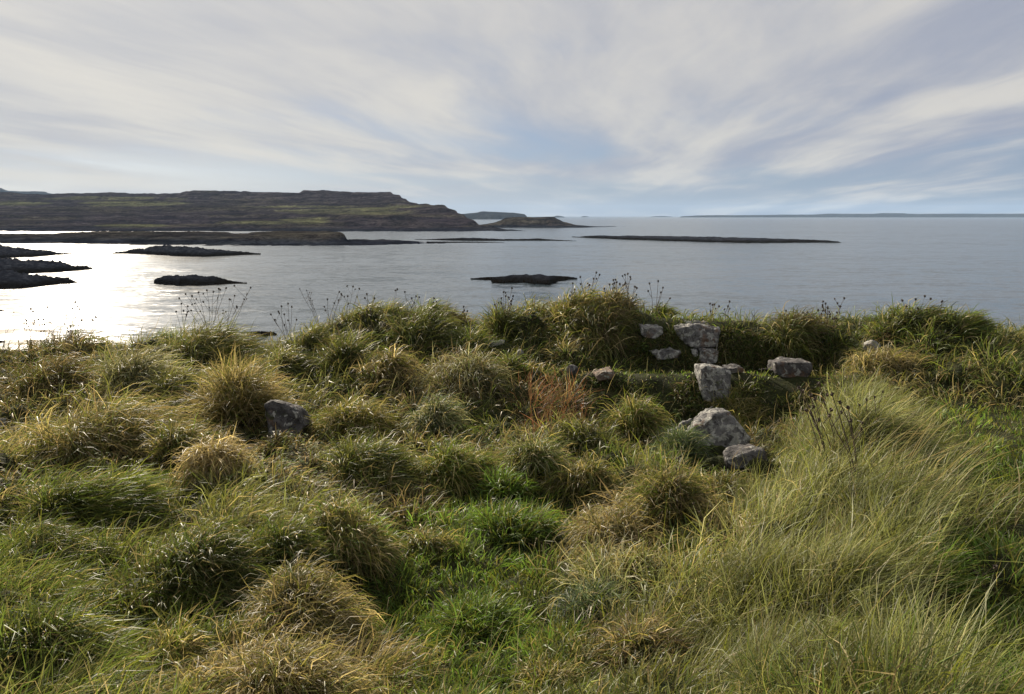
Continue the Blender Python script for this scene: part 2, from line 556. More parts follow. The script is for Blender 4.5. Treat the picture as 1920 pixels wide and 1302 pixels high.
def tint_rock(V):
    n1 = fbm(V[:, 0] / 14, V[:, 1] / 14, 4, 33)
    zt = smooth(3.0, 7.0, V[:, 2] + n1 * 3)[:, None]
    low = ROCK_SKYLIT * (0.5 + 0.9 * n1[:, None])
    top = np.array([0.088, 0.078, 0.062]) * (0.5 + 1.1 * n1[:, None])
    return low * (1 - zt) + top * zt


pen = [
    [(-260, 456, None), (0, 456.5, None), (50, 457, None), (110, 456.5, None), (230, 459, None), (400, 461, None), (600, 461, None), (700, 460, None), (770, 458.5, None), (835, 456.5, None)],
    [(-260, 453, 575), (0, 454, 575), (110, 453, 575), (230, 456, 560), (400, 458, 548), (600, 457.5, 550), (650, 455, 555), (700, 454, 560), (770, 455, 570), (835, 455.6, 590)],
    [(-260, 442, 620), (0, 444, 620), (110, 441, 620), (230, 446, 590), (300, 446, 580), (400, 450, 570), (420, 448, 570), (500, 444, 570), (600, 440, 575), (638, 437.5, 578), (644, 441, 580), (650, 450.5, 580), (720, 450.5, 580), (770, 453, 590), (835, 456.2, 600)],
    [(-260, 437.5, 690), (0, 438.6, 690), (100, 438.6, 690), (118, 436, 690), (200, 434, 690), (400, 435, 680), (428, 436, 680), (436, 438.8, 680), (462, 439, 680), (470, 436, 670), (540, 433.5, 660), (600, 434.0, 640), (638, 435, 630), (644, 437, 630), (650, 450.2, 610), (720, 450.2, 600), (770, 453.5, 605), (835, 456.8, 610)],
    [(-260, 442, 760), (0, 442, 760), (100, 442, 760), (200, 438, 770), (400, 438, 760), (470, 440, 750), (540, 436, 740), (600, 437, 710), (638, 438, 690), (644, 440, 680), (650, 452, 630), (720, 452, 620), (770, 456, 620), (835, 459, 620)],
    [(-260, 450, 860), (0, 450, 860), (400, 450, 860), (600, 452, 820), (638, 453, 800), (650, 460, 660), (770, 462, 640), (835, 464, 630)],
]
tag(land('low_peninsula', pen, -1300, 835, 900, 7, 0.75, tint_rock, seed=11, jag=1.3), kind='structure')

point = [
    [(896, 425.5, None), (940, 427.3, None), (1030, 427.6, None), (1100, 427.2, None), (1140, 425.6, None), (1172, 425.4, None)],
    [(896, 424.5, 1370), (930, 424, 1360), (1030, 424, 1350), (1070, 424.5, 1350), (1110, 425.5, 1370), (1172, 425.0, 1500)],
    [(896, 423, 1400), (930, 420, 1400), (945, 414, 1390), (1000, 413, 1390), (1045, 414, 1390), (1060, 421, 1390), (1110, 424.6, 1400), (1172, 425.2, 1520)],
    [(896, 422.2, 1450), (926, 418, 1450), (938, 414, 1450), (948, 409, 1450), (965, 407.3, 1450), (990, 407.8, 1450), (1020, 406.8, 1450), (1038, 406.6, 1450), (1044, 410, 1450), (1056, 416.5, 1450), (1072, 420, 1450), (1082, 423, 1450), (1120, 424.9, 1450), (1172, 425.6, 1540)],
    [(896, 424, 1520), (930, 421, 1540), (960, 412, 1540), (1030, 411, 1540), (1060, 420, 1530), (1120, 427, 1500), (1172, 427, 1560)],
    [(896, 428, 1650), (960, 427, 1700), (1060, 428, 1650), (1172, 428, 1600)],
]
tag(land('rocky_point', point, 896, 1172, 240, 8, 0.7, tint_rock, seed=23, jag=1.0),
    'dark rocky knoll with a cliff at the tip of the headland', 'island')


def tint_far(V):
    n1 = fbm(V[:, 0] / 400, V[:, 1] / 300, 3, 8)
    return np.array([0.045, 0.045, 0.040]) * (0.6 + 0.8 * n1[:, None])


def far_island(name, top, d, label, seed, rough):
    a, b = top[0][0], top[-1][0]
    base = 407.0
    py0 = 406.2 + EYE / d * FPX
    lv = [[(a, py0, d), (b, py0, d)],
          [(q[0], py0 - (py0 - q[1]) * 0.55, d * 1.02) for q in top],
          [(q[0], q[1], d * 1.07) for q in top],
          [(q[0], py0 - (py0 - q[1]) * 0.5, d * 1.13) for q in top],
          [(a, py0 + 0.4, d * 1.2), (b, py0 + 0.4, d * 1.2)]]
    o = land(name, lv, a, b, 200, 4, rough, tint_far, seed=seed, jag=0.5)
    return tag(o, label, 'island')


far_island('distant_island', [(858, 405), (866, 401.5), (885, 400.5), (895, 399), (903, 397), (930, 397.5), (962, 399), (975, 401), (984, 402.5), (988, 406)],
           4600, 'blue grey flat topped island on the horizon behind the headland tip', 41, 3)
far_island('distant_island', [(1276, 406.3), (1300, 404.6), (1330, 403.8), (1400, 403.8), (1440, 403.2), (1520, 402.6), (1560, 401.0), (1630, 401.4), (1660, 399.8), (1690, 400.2), (1720, 401.6), (1800, 400.8), (1850, 401.4), (1925, 400.8), (2050, 403), (2300, 405), (2400, 407)],
           10500, 'long low blue island along the right hand horizon', 43, 4)
far_island('distant_island', [(1038, 406.5), (1044, 404.6), (1052, 405.6), (1058, 406.8)], 9500, 'tiny pale blue islet on the horizon just right of the headland knoll', 45, 1.5)
far_island('distant_island', [(1090, 406.6), (1094, 405.6), (1099, 405.5), (1105, 406.8)], 12000, 'faint speck of an islet on the horizon, middle of three', 46, 1.5)
far_island('distant_island', [(1218, 406.7), (1226, 405.6), (1245, 405.4), (1262, 406.8)], 13500, 'thin faint islet on the horizon left of the long low island', 47, 1.5)
hill = [[(-300, 400, 5600), (120, 400, 5600)], [(-300, 362, 5900), (-60, 350, 5900), (0, 356, 5900), (15, 360, 5900), (50, 361, 5900), (75, 361, 5900), (95, 364, 5900), (120, 370, 5900)],
        [(-300, 345, 6300), (-60, 340, 6300), (0, 352.5, 6300), (16, 358, 6300), (40, 359.5, 6300), (62, 358.5, 6300), (82, 360, 6300), (98, 364, 6300), (120, 372, 6300)],
        [(-300, 400, 7000), (120, 405, 7000)]]
tag(land('far_hill', hill, -1300, 120, 300, 6, 4, tint_far, seed=51, jag=0.3), kind='structure')


# ------------------------------------------------------------------ skerries: low basalt reefs; outline px list of (px, top py), waterline py at each end
def skerry(label, prof, front, depth_m, seed, rough=0.25, name='skerry'):
    """prof: silhouette (px, py); front: waterline facing us (px, py); depth_m: how far it reaches back"""
    a, b = prof[0][0], prof[-1][0]
    n_ = max(60, int((b - a) * 1.2))
    pxs = np.linspace(a, b, n_)
    fy = np.interp(pxs, [q[0] for q in front], [q[1] for q in front])
    ty = np.interp(pxs, [q[0] for q in prof], [q[1] for q in prof])
    rows = []
    d0 = np.array([sea_depth(y) for y in fy])
    # how far back the top line stands at each column; thin at the ends
    endf = np.clip(np.minimum((pxs - a), (b - pxs)) / (0.16 * (b - a)), 0.12, 1)
    dt = d0 + depth_m * 0.45 * endf
    zt = np.array([at(p, t, d)[2] for p, t, d in zip(pxs, ty, dt)])
    zt = np.maximum(zt, 0.12)
    sc = max(depth_m, 6.0) / 5
    m_ = 22
    for k in range(m_ + 1):
        f = k / m_
        if f < 0.5:
            q = f / 0.5
            d = d0 * (1 - q) + dt * q
            z = zt * (q ** 0.62)
        else:
            q = (f - 0.5) / 0.5
            d = dt * (1 - q) + (d0 + depth_m * endf) * q
            z = zt * (1 - q ** 1.6) - 0.4 * q
        x = (pxs - 960) / FPX * (d * math.cos(PITCH) + (EYE - z) * math.sin(PITCH))
        w = 0 if k == 0 else 1
        n1 = fbm(x / sc * 1.3, d / sc * 1.3, 4, seed, 0.6) - 0.5
        n2 = np.abs(fbm(x / sc * 4, d / sc * 4, 3, seed + 5, 0.6) - 0.5)
        z = z + w * (n1 * zt * 0.55 + n2 * rough * 4.0) * (0.35 + 0.65 * (1 - abs(2 * f - 1)))
        if k == 0:
            z = np.full(n_, -0.5)
            d = d - 0.5
        wob = (fbm(x / sc * 1.5, d * 0 + seed, 4, seed + 2) - 0.5) * sc * 1.1
        rows.append(np.stack([x, d + wob * (1 - f), z], 1))
    G = np.array(rows)
    o = mesh_obj(name, G.reshape(-1, 3), [grid_faces(G.shape[0], G.shape[1])], M_SKERRY, smooth_shade=False)
    return tag(o, label, 'skerry')


skerry('long dark low reef running to the right below the horizon',
       [(1072, 444), (1085, 444.5), (1110, 442.5), (1150, 442.8), (1200, 443), (1300, 444.2), (1380, 446.5), (1480, 449), (1550, 451), (1568, 453), (1574, 455)],
       [(1072, 444.8), (1150, 449), (1250, 452), (1330, 454.5), (1400, 456), (1500, 455.6), (1574, 455.2)], 60, 61, 0.3)
skerry('thin dark reef in two humps left of the long reef',
       [(778, 449), (800, 449.2), (840, 447.5), (880, 446.4), (910, 447.2), (940, 449), (985, 448.5), (1010, 447.8), (1030, 449.5), (1060, 451), (1080, 452)],
       [(778, 449.6), (850, 451.5), (910, 452.0), (1000, 451.6), (1080, 452.2)], 30, 62, 0.2)
skerry('sliver of dark rock off the peninsula\'s low tip',
       [(800, 453.5), (850, 453.6), (900, 454), (945, 455.2)], [(800, 456.0), (870, 455.4), (945, 455.5)], 12, 63, 0.15)
skerry('small flat weed covered skerry in the middle of the bay',
       [(882, 523.5), (900, 521), (925, 520.5), (940, 518.5), (965, 516.5), (1010, 515.5), (1030, 517.5), (1060, 519), (1082, 521.5)],
       [(882, 524.5), (920, 526), (923, 532), (950, 532), (980, 530), (1000, 533), (1030, 534), (1050, 528), (1082, 523)], 20, 64, 0.14)
skerry('hump backed dark skerry in the glitter above the crest stalks',
       [(288, 526), (296, 521), (312, 518.5), (330, 517.5), (370, 518), (385, 519.5), (400, 519.5), (420, 525), (440, 529), (462, 531.5)],
       [(288, 532), (310, 534.5), (340, 536.5), (390, 535.5), (430, 533), (462, 532.5)], 14, 65, 0.25)
skerry('long knobbly skerry in the glitter below the peninsula',
       [(212, 474.5), (235, 472), (250, 468), (270, 467.5), (282, 463), (300, 462), (318, 462), (345, 463.5), (380, 467), (420, 470.5), (460, 474), (488, 476.5)],
       [(212, 475.5), (270, 477), (340, 481), (380, 482), (430, 480), (488, 477.5)], 26, 66, 0.4)
skerry('uppermost dark rock spit entering from the left edge',
       [(-620, 484), (-560, 478), (-420, 462), (-120, 455), (0, 459), (12, 465), (40, 466), (70, 469), (92, 470.5), (103, 474.5), (136, 475.5)],
       [(-620, 486), (-420, 488), (-120, 487), (0, 484.5), (60, 482.5), (95, 479.5), (136, 476.3)], 36, 67, 0.4)
skerry('middle dark rock spit with a hooked tip at the left edge',
       [(-660, 519), (-600, 512), (-440, 490), (-140, 482), (0, 487), (25, 488.5), (50, 490.5), (72, 489.5), (95, 492), (112, 494), (130, 500), (145, 499.5), (160, 502), (170, 504.5)],
       [(-660, 521), (-440, 524), (-140, 522), (0, 516), (60, 513), (110, 511), (140, 508.5), (170, 505.5)], 34, 68, 0.5)
skerry('nearest blunt dark rock spit at the left edge',
       [(-480, 543), (-400, 532), (-280, 510), (-140, 505), (0, 511), (30, 513), (60, 517), (90, 521), (115, 520.5), (128, 522), (133, 526), (140, 530)],
       [(-480, 546), (-280, 550), (-140, 548), (0, 542), (40, 541.5), (80, 537), (115, 533), (140, 531)], 26, 69, 0.45)
skerry('speck of black rock in the shallows at the left edge',
       [(-40, 580), (0, 582), (5, 583), (9, 585)], [(-40, 588), (0, 586.5), (9, 585.6)], 4, 70, 0.12)
skerry('small dark shore rocks peeping over the grass crest',
       [(462, 625), (470, 623.5), (480, 622.5), (492, 623), (500, 622.5), (512, 623.5), (520, 627)], [(462, 628), (480, 631), (500, 631), (520, 628)], 4, 71, 0.15)
skerry('dark shore rock at the far left over the grass',
       [(-60, 636), (0, 640), (8, 641), (14, 645)], [(-60, 652), (0, 650), (14, 647)], 4, 72, 0.15)

# ------------------------------------------------------------------ wet sand at the head of the bay
def mat_sand():
    m, t = material('wet_sand')
    o = t.n('ShaderNodeOutputMaterial')
    geo = t.n('ShaderNodeNewGeometry')
    n1 = t.noise(geo.outputs['Position'], 0.12, 5, 0.6, 0.5).outputs[0]
    c = t.mix(t.maprange(n1, 0.35, 0.65), (0.055, 0.044, 0.034, 1), (0.13, 0.105, 0.08, 1))
    b = t.n('ShaderNodeBsdfPrincipled', ins={'Base Color': c, 'Roughness': t.maprange(n1, 0.4, 0.6, 0.45, 0.8)})
    b.inputs['Specular IOR Level'].default_value = 0.2
    t.set(o.inputs[0], b.outputs[0])
    return m


pxs = np.linspace(-700, 112, 160)
far_y = np.interp(pxs, [-700, -300, 0, 40, 75, 100, 112], [556, 560, 573, 580, 589, 597, 603])
near_y = np.interp(pxs, [-700, 0, 60, 95, 112], [800, 720, 668, 625, 606])
rows_ = []
for f in np.linspace(0, 1, 14):
    P = []
    for p_, a_, b_ in zip(pxs, near_y, far_y):
        d_n, d_f = sea_depth(b_), sea_depth(a_)
        d = d_f + (d_n - d_f) * f
        d += (float(vnoise(p_ / 23.0, f * 3, 12)) - 0.5) * 6 * (f > 0.9)
        P.append([(p_ - 960) / FPX * (d * math.cos(PITCH) + EYE * math.sin(PITCH)), d, -0.12 + 0.5 * min(1, 3 * (1 - f)) * min(1.0, (112 - p_) / 60)])
    rows_.append(P)
G = np.array(rows_)
tag(mesh_obj('beach', G.reshape(-1, 3), [grid_faces(G.shape[0], G.shape[1])], mat_sand()), kind='structure')

# ------------------------------------------------------------------ the knoll we stand on: control points (px, py, depth) plus free points (x, y, z)
CP = [
    # left crest and hollow
    (0, 668, 13.0), (150, 662, 13.0), (300, 645, 13.0), (400, 642, 13.0), (470, 660, 13.2), (540, 652, 13.2),
    (0, 720, 11.0), (200, 720, 11.0), (400, 720, 11.0), (540, 700, 11.5),
    (0, 800, 8.9), (200, 810, 8.7), (400, 820, 8.5), (560, 800, 9.0), (0, 900, 6.6), (200, 910, 6.5), (400, 920, 6.3),
    (0, 1010, 5.1), (200, 1030, 4.9), (430, 1010, 5.1), (0, 1150, 3.8), (200, 1160, 3.75), (400, 1170, 3.65),
    (0, 1302, 2.75), (250, 1302, 2.70), (520, 1302, 2.60),
    # middle
    (620, 614, 13.2), (680, 598, 13.2), (740, 594, 13.3), (800, 596, 13.3), (850, 612, 13.2), (895, 626, 13.0),
    (620, 660, 12.2), (740, 655, 12.2), (850, 665, 12.0), (700, 730, 10.4), (850, 740, 10.2), (960, 720, 10.6),
    (640, 800, 8.9), (800, 820, 8.5), (960, 800, 9.0), (640, 900, 6.6), (800, 930, 6.2), (960, 920, 6.4),
    (700, 1010, 5.2), (900, 1010, 5.2), (1050, 1000, 5.35), (620, 1100, 4.2), (850, 1100, 4.2), (1050, 1110, 4.15),
    (700, 1210, 3.35), (900, 1220, 3.3), (1100, 1220, 3.3), (760, 1302, 2.60), (1000, 1302, 2.58), (1230, 1302, 2.5),
    # mound with stalks left of the wall
    (940, 612, 12.8), (1000, 598, 12.7), (1080, 586, 12.6), (1160, 574, 12.6), (1210, 586, 12.6), (1260, 592, 12.6),
    (960, 660, 11.9), (1050, 668, 11.6), (1150, 676, 11.4), (1000, 640, 12.2), (1100, 640, 12.0), (1185, 640, 11.8),
    # wall: top behind, foot in front
    (1215, 610, 11.85), (1280, 610, 11.85), (1350, 612, 11.85), (1420, 616, 11.8), (1500, 618, 11.7), (1560, 622, 11.6),
    (1215, 686, 11.35), (1280, 686, 11.35), (1350, 686, 11.35), (1420, 688, 11.3), (1500, 690, 11.25), (1555, 695, 11.1),
    (1330, 598, 12.8), (1420, 604, 12.8), (1520, 606, 12.6), (1590, 606, 12.4),
    # shelf and its front bank
    (1120, 702, 10.5), (1200, 701, 10.3), (1300, 700, 10.2), (1400, 700, 10.2), (1500, 700, 10.2), (1550, 705, 10.0),
    (1100, 765, 9.6), (1200, 772, 9.75), (1300, 776, 9.7), (1400, 780, 9.65), (1500, 782, 9.6), (1545, 786, 9.5),
    (1060, 745, 9.8), (1150, 840, 8.1), (1280, 850, 7.9), (1400, 860, 7.7), (1480, 850, 7.8), (1150, 920, 6.5), (1300, 920, 6.5), (1420, 910, 6.6),
    (1200, 1010, 5.15), (1330, 1010, 5.1), (1200, 1120, 4.05), (1330, 1120, 4.0), (1330, 1220, 3.25),
    # silky bank on the right
    (1580, 705, 9.6), (1600, 760, 8.0), (1560, 850, 6.9), (1600, 860, 5.9), (1520, 930, 5.9), (1600, 960, 4.75), (1480, 1020, 4.95),
    (1620, 1060, 3.85), (1470, 1140, 3.75), (1680, 1160, 3.1), (1500, 1230, 3.05), (1450, 1302, 2.42), (1620, 1302, 2.28),
    # right turf wall and lawn
    (1610, 640, 11.0), (1660, 622, 10.9), (1720, 618, 10.8), (1790, 612, 10.6), (1840, 616, 10.5), (1870, 640, 10.6), (1920, 650, 10.8),
    (1620, 690, 10.0), (1680, 690, 9.6), (1760, 690, 9.4), (1840, 700, 9.3), (1920, 690, 9.5),
    (1740, 752, 8.55), (1830, 752, 8.5), (1920, 750, 8.5), (1700, 760, 8.1), (1750, 800, 7.4), (1850, 800, 7.35), (1920, 800, 7.3),
    (1760, 900, 5.6), (1850, 900, 5.6), (1920, 900, 5.6), (1780, 1000, 4.45), (1900, 1000, 4.5), (1820, 1120, 3.55), (1920, 1120, 3.6),
    (1800, 1302, 2.40), (1920, 1302, 2.45),
]
cps = [at(*c) for c in CP]
cps = [(p[0], p[1], p[2] - 0.06) for p in cps]
# ground outside the picture
for x in (-14, -9, -5):
    cps += [(x, 1.0, EYE - 1.75 - 0.02 * abs(x)), (x, -3.0, EYE - 1.6)]
cps += [(-14, 6, EYE - 2.4), (-14, 10, EYE - 2.5), (-14, 13, EYE - 2.6), (-9, 4.5, EYE - 2.3), (-11, 8, EYE - 2.4), (-6, 2.6, EYE - 2.0)]
for x in (0, 5, 9, 14):
    cps += [(x, 0.6, EYE - 1.58), (x, -3.0, EYE - 1.5)]
cps += [(9, 4.5, EYE - 1.9), (14, 5, EYE - 1.9), (11, 8, EYE - 2.0), (14, 10, EYE - 1.9), (14, 13, EYE - 2.3), (10, 12, EYE - 1.9), (3.5, 1.8, EYE - 1.55), (5, 3, EYE - 1.8)]
for x in np.linspace(-14, 14, 15):
    cps += [(x, 16.0, EYE - 3.6), (x, 19.0, EYE - 7.0)]
cps = np.array(cps)


def rbf_fit(P, eps=0.10, lam=0.002):
    D = np.sqrt(((P[:, None, :2] - P[None, :, :2]) ** 2).sum(-1) + eps ** 2)
    nP = len(P)
    A = np.zeros((nP + 3, nP + 3))
    A[:nP, :nP] = -D + np.eye(nP) * lam
    Q = np.concatenate([np.ones((nP, 1)), P[:, :2]], 1)
    A[:nP, nP:] = Q; A[nP:, :nP] = Q.T
    return np.linalg.solve(A, np.concatenate([P[:, 2], np.zeros(3)]))


W = rbf_fit(cps)


def z_base(x, y):
    x = np.asarray(x, float).ravel(); y = np.asarray(y, float).ravel()
    r = np.empty(len(x))
    for i in range(0, len(x), 20000):
        a = x[i:i + 20000, None] - cps[None, :, 0]; b = y[i:i + 20000, None] - cps[None, :, 1]
        D = np.sqrt(a * a + b * b + 0.10 ** 2)
        r[i:i + 20000] = -(D @ W[:-3]) + W[-3] + W[-2] * x[i:i + 20000] + W[-1] * y[i:i + 20000]
    return r


def z_full(x, y):
    x = np.asarray(x, float); y = np.asarray(y, float)
    sh = x.shape
    xc = np.clip(x, -14, 14); yc = np.clip(y, -3, 19)
    z = z_base(xc, yc).reshape(sh)
    # fall of the slope towards the shore and the sides
    over = np.maximum(y - 19, 0)
    z = z - over * 0.95
    side = np.maximum(np.abs(x) - 14, 0)
    z = z - side * 0.10 - np.maximum(side - 14, 0) * 0.7 * (y > -5)
    back = np.maximum(-3 - y, 0)
    z = z + 0.06 * np.minimum(back, 30)
    # hummocks, less on the lawn at the right
    lawn = smooth(2.5, 3.3, x - 0.12 * y) * smooth(9.0, 8.2, y)
    path = smooth(1.05, 0.55, np.abs(x + 0.25)) * smooth(7.0, 6.2, y) * smooth(2.3, 3.0, y)
    _, _, dc, rc = cells(x, y, 0.46, 301)
    _, _, dc2, rc2 = cells(x + 0.2, y + 0.1, 0.27, 311)
    hag = np.clip(1 - (dc / 0.27) ** 2, 0, 1) * (0.05 + 0.17 * rc) + np.clip(1 - (dc2 / 0.16) ** 2, 0, 1) * (0.02 + 0.06 * rc2)
    hag = hag * (1 - 0.85 * lawn) * (1 - 0.75 * path) * smooth(1.9, 2.8, y) * smooth(17, 14, y) * (1 - 0.6 * smooth(1.2, 2.0, x) * smooth(8.9, 9.5, y) * smooth(5.6, 4.9, x)) - 0.05
    hum = hag + (fbm(x * 1.5, y * 1.5, 3, 71) - 0.5) * 0.16 + (fbm(x * 4.2, y * 4.2, 2, 77) - 0.5) * 0.07
    ruin = smooth(1.0, 1.8, x) * smooth(8.9, 9.5, y) * smooth(5.6, 4.9, x) * smooth(12.6, 12.0, y)
    z = z + hum * (1 - 0.75 * lawn) * (1 - 0.7 * ruin) * smooth(1.5, 3.0, y)
    rp = np.array([(-1.15, 4.9), (-1.25, 4.65), (-1.45, 4.3), (-1.74, 4.0), (-2.08, 3.75), (-2.5, 3.5), (-3.2, 3.2)])
    rd = np.full(sh, 9.0)
    for (ax, ay), (bx_, by_) in zip(rp[:-1], rp[1:]):
        tt = np.clip(((x - ax) * (bx_ - ax) + (y - ay) * (by_ - ay)) / ((bx_ - ax) ** 2 + (by_ - ay) ** 2), 0, 1)
        rd = np.minimum(rd, np.hypot(x - ax - tt * (bx_ - ax), y - ay - tt * (by_ - ay)))
    z = z + 0.20 * np.exp(-(rd / 0.26) ** 2) * (0.7 + 0.6 * fbm(x * 3, y * 3, 2, 89))
    rx = np.interp(y, [2.2, 3.1, 4.4, 5.9, 8.0, 9.5], [1.15, 1.5, 2.04, 2.65, 3.7, 4.4])
    z = z + 0.24 * np.exp(-((x - rx) / (0.30 + 0.03 * y)) ** 2) * smooth(9.3, 6.5, y) * smooth(2.4, 4.4, y) * (0.7 + 0.6 * fbm(x * 2, y * 1.6, 2, 88))
    z = z + (fbm(x / 5, y / 5, 4, 81) - 0.5) * 2.4 * smooth(18, 24, np.maximum(y, np.abs(x)))
    return np.maximum(z, -2.5)


FX = np.arange(-14, 14.001, 0.0625); FY = np.arange(-3, 19.001, 0.0625)
XS = np.concatenate([-np.geomspace(75, 14.6, 26), FX, np.geomspace(14.6, 75, 26)])
YS = np.concatenate([-np.geomspace(60, 3.6, 20), FY, np.geomspace(19.6, 60, 24)])
GX, GY = np.meshgrid(XS, YS)
GZ = z_full(GX, GY)
ox, oy = 26, 20
FZ = GZ[oy:oy + len(FY), ox:ox + len(FX)]


def zt(x, y):
    """height of the turf, read off the sheet"""
    fx = np.clip((np.asarray(x, float) - FX[0]) / 0.0625, 0, len(FX) - 1.001)
    fy = np.clip((np.asarray(y, float) - FY[0]) / 0.0625, 0, len(FY) - 1.001)
    ix = fx.astype(int); iy = fy.astype(int); a = fx - ix; b = fy - iy
    return (FZ[iy, ix] * (1 - a) + FZ[iy, ix + 1] * a) * (1 - b) + (FZ[iy + 1, ix] * (1 - a) + FZ[iy + 1, ix + 1] * a) * b


ground = mesh_obj('ground', np.stack([GX, GY, GZ], -1).reshape(-1, 3), [grid_faces(len(YS), len(XS))], M_SOIL)
tag(ground, kind='structure')


def hit(px, py):
    """where the sight line through a pixel meets the turf (or passes closest over the crest)"""
    d = ray(px, py)
    t = np.arange(1.6, 14.5, 0.02)
    x = d[0] / d[1] * t; z = EYE + d[2] / d[1] * t
    gap = z - zt(x, t)
    k = np.argmax(gap < 0) if (gap < 0).any() else np.argmin(np.where(t < 13.6, gap, 9))
    return np.array([x[k], t[k], float(zt(x[k], t[k]))])


# ------------------------------------------------------------------ stones
def stone_mesh(name, size, seed, boxy=0.5, cuts=7, rough=0.05, sub=4):
    import bmesh
    bm = bmesh.new()
    bmesh.ops.create_icosphere(bm, subdivisions=sub, radius=1.0)
    r = np.random.default_rng(seed)
    V = np.array([v.co[:] for v in bm.verts])
    # towards a box
    mx = np.abs(V).max(1, keepdims=True)
    V = V * (1 - boxy) + V / mx * boxy * 0.92
    for _ in range(cuts):
        nrm = r.normal(size=3); nrm /= np.linalg.norm(nrm)
        h = r.uniform(0.62, 0.92) if boxy < 0.6 else r.uniform(0.82, 1.15)
        s = V @ nrm - h
        V = V - np.maximum(s, 0)[:, None] * nrm
    nr = V / np.linalg.norm(V, axis=1, keepdims=True)
    q = fbm(V[:, 0] * 2.2 + V[:, 2] * 1.3 + seed, V[:, 1] * 2.2 - V[:, 2] * 1.1, 4, seed) - 0.5
    q2 = fbm(V[:, 0] * 7 + V[:, 2] * 5, V[:, 1] * 7 - V[:, 2] * 4 + seed, 3, seed + 4) - 0.5
    V = V + nr * (q * rough * 3 + q2 * rough)[:, None]
    V = V * (np.array(size) / 2)
    for v_, c in zip(bm.verts, V):
        v_.co = c
    me = bpy.data.meshes.new(name)
    bm.to_mesh(me); bm.free()
    for p in me.polygons:
        p.use_smooth = True
    return me


def stone(name, px, py, sink, wpx, hpx, deep, mat, seed, label=None, cat=None, boxy=0.5, cuts=7, rough=0.05, rot=(0, 0, 0), stand=False, dep=None):
    """px,py is the middle of the visible stone; it stands on the turf or is set into a bank by sink metres"""
    depth = hit(px, py + (hpx * 0.40 if stand else 0))[1]
    if stand: depth += deep * 0.2
    if dep: depth = dep
    p = at(px, py, depth)
    s = depth / FPX / math.cos(PITCH)
    me = stone_mesh(name, (wpx * s, deep, hpx * s), seed, boxy, cuts, rough)
    me.materials.append(mat)
    o = bpy.data.objects.new(name, me)
    COL.objects.link(o)
    o.location = (p[0], p[1] + sink, p[2])
    o.rotation_euler = tuple(R(q) for q in rot)
    if label: tag(o, label, cat)
    return o


def hull_stone(name, poly, depth, deep, mat, seed, label=None, cat=None, bevel=0.08, rough=0.02, tilt=0.0, back=0.85, top_in=0.0):
    """a quarried or split block: its face has the outline poly (photograph pixels) and it runs deep metres back"""
    import bmesh
    r = np.random.default_rng(seed)
    ctr = np.mean(poly, axis=0)
    c3 = at(ctr[0], ctr[1], depth)
    bm = bmesh.new()
    size = (max(q[0] for q in poly) - min(q[0] for q in poly)) * depth / FPX
    ymin = min(q[1] for q in poly); ymax = max(q[1] for q in poly)
    for k, (f, sc_) in enumerate(((0.0, 0.93), (0.18, 1.0), (0.75, 0.98), (1.0, back))):
        for q in poly:
            p = at(ctr[0] + (q[0] - ctr[0]) * sc_, ctr[1] + (q[1] - ctr[1]) * sc_, depth)
            up_ = (ymax - q[1]) / (ymax - ymin)
            p = p + np.array([0, deep * f + tilt * up_, -top_in * f * up_]) + r.normal(size=3) * size * 0.02
            bm.verts.new(p - c3)
    res = bmesh.ops.convex_hull(bm, input=bm.verts)
    bmesh.ops.delete(bm, geom=[v for v in bm.verts if not v.link_faces], context='VERTS')
    bmesh.ops.dissolve_limit(bm, angle_limit=R(9), verts=bm.verts, edges=bm.edges)
    bmesh.ops.bevel(bm, geom=list(bm.edges), offset=bevel * size * 0.5, segments=2, profile=0.6, affect='EDGES')
    bmesh.ops.triangulate(bm, faces=bm.faces)
    for _ in range(6):
        lim = size * 0.07
        es = [e for e in bm.edges if e.calc_length() > lim]
        if not es or len(bm.verts) > 9000: break
        bmesh.ops.subdivide_edges(bm, edges=es, cuts=1)
        bmesh.ops.triangulate(bm, faces=bm.faces)
    bm.normal_update()
    V = np.array([v.co[:] for v in bm.verts]); Nn = np.array([v.normal[:] for v in bm.verts])
    k = 3.2 / size
    q1 = fbm(V[:, 0] * k + V[:, 2] * k * 0.7 + seed, V[:, 1] * k - V[:, 2] * k * 0.8, 4, seed, 0.55) - 0.5
    q2 = np.abs(fbm(V[:, 0] * k * 2.6 + V[:, 1] * k, V[:, 2] * k * 2.6 + seed, 3, seed + 7) - 0.5)
    V = V + Nn * (q1 * rough * 4 - q2 * rough * 2)[:, None] * (size / 0.6)
    for v_, c in zip(bm.verts, V):
        v_.co = c
    me = bpy.data.meshes.new(name)
    bm.to_mesh(me); bm.free()
    for p in me.polygons: p.use_smooth = True
    me.materials.append(mat)
    o = bpy.data.objects.new(name, me)
    COL.objects.link(o)
    o.location = c3
    if label: tag(o, label, cat)
    return o


def empty(name, loc):
    o = bpy.data.objects.new(name, None)
    o.location = loc
    COL.objects.link(o)
    return o


def under(root, o):
    o.parent = root
    o.location = Vector(o.location) - Vector(root.location)


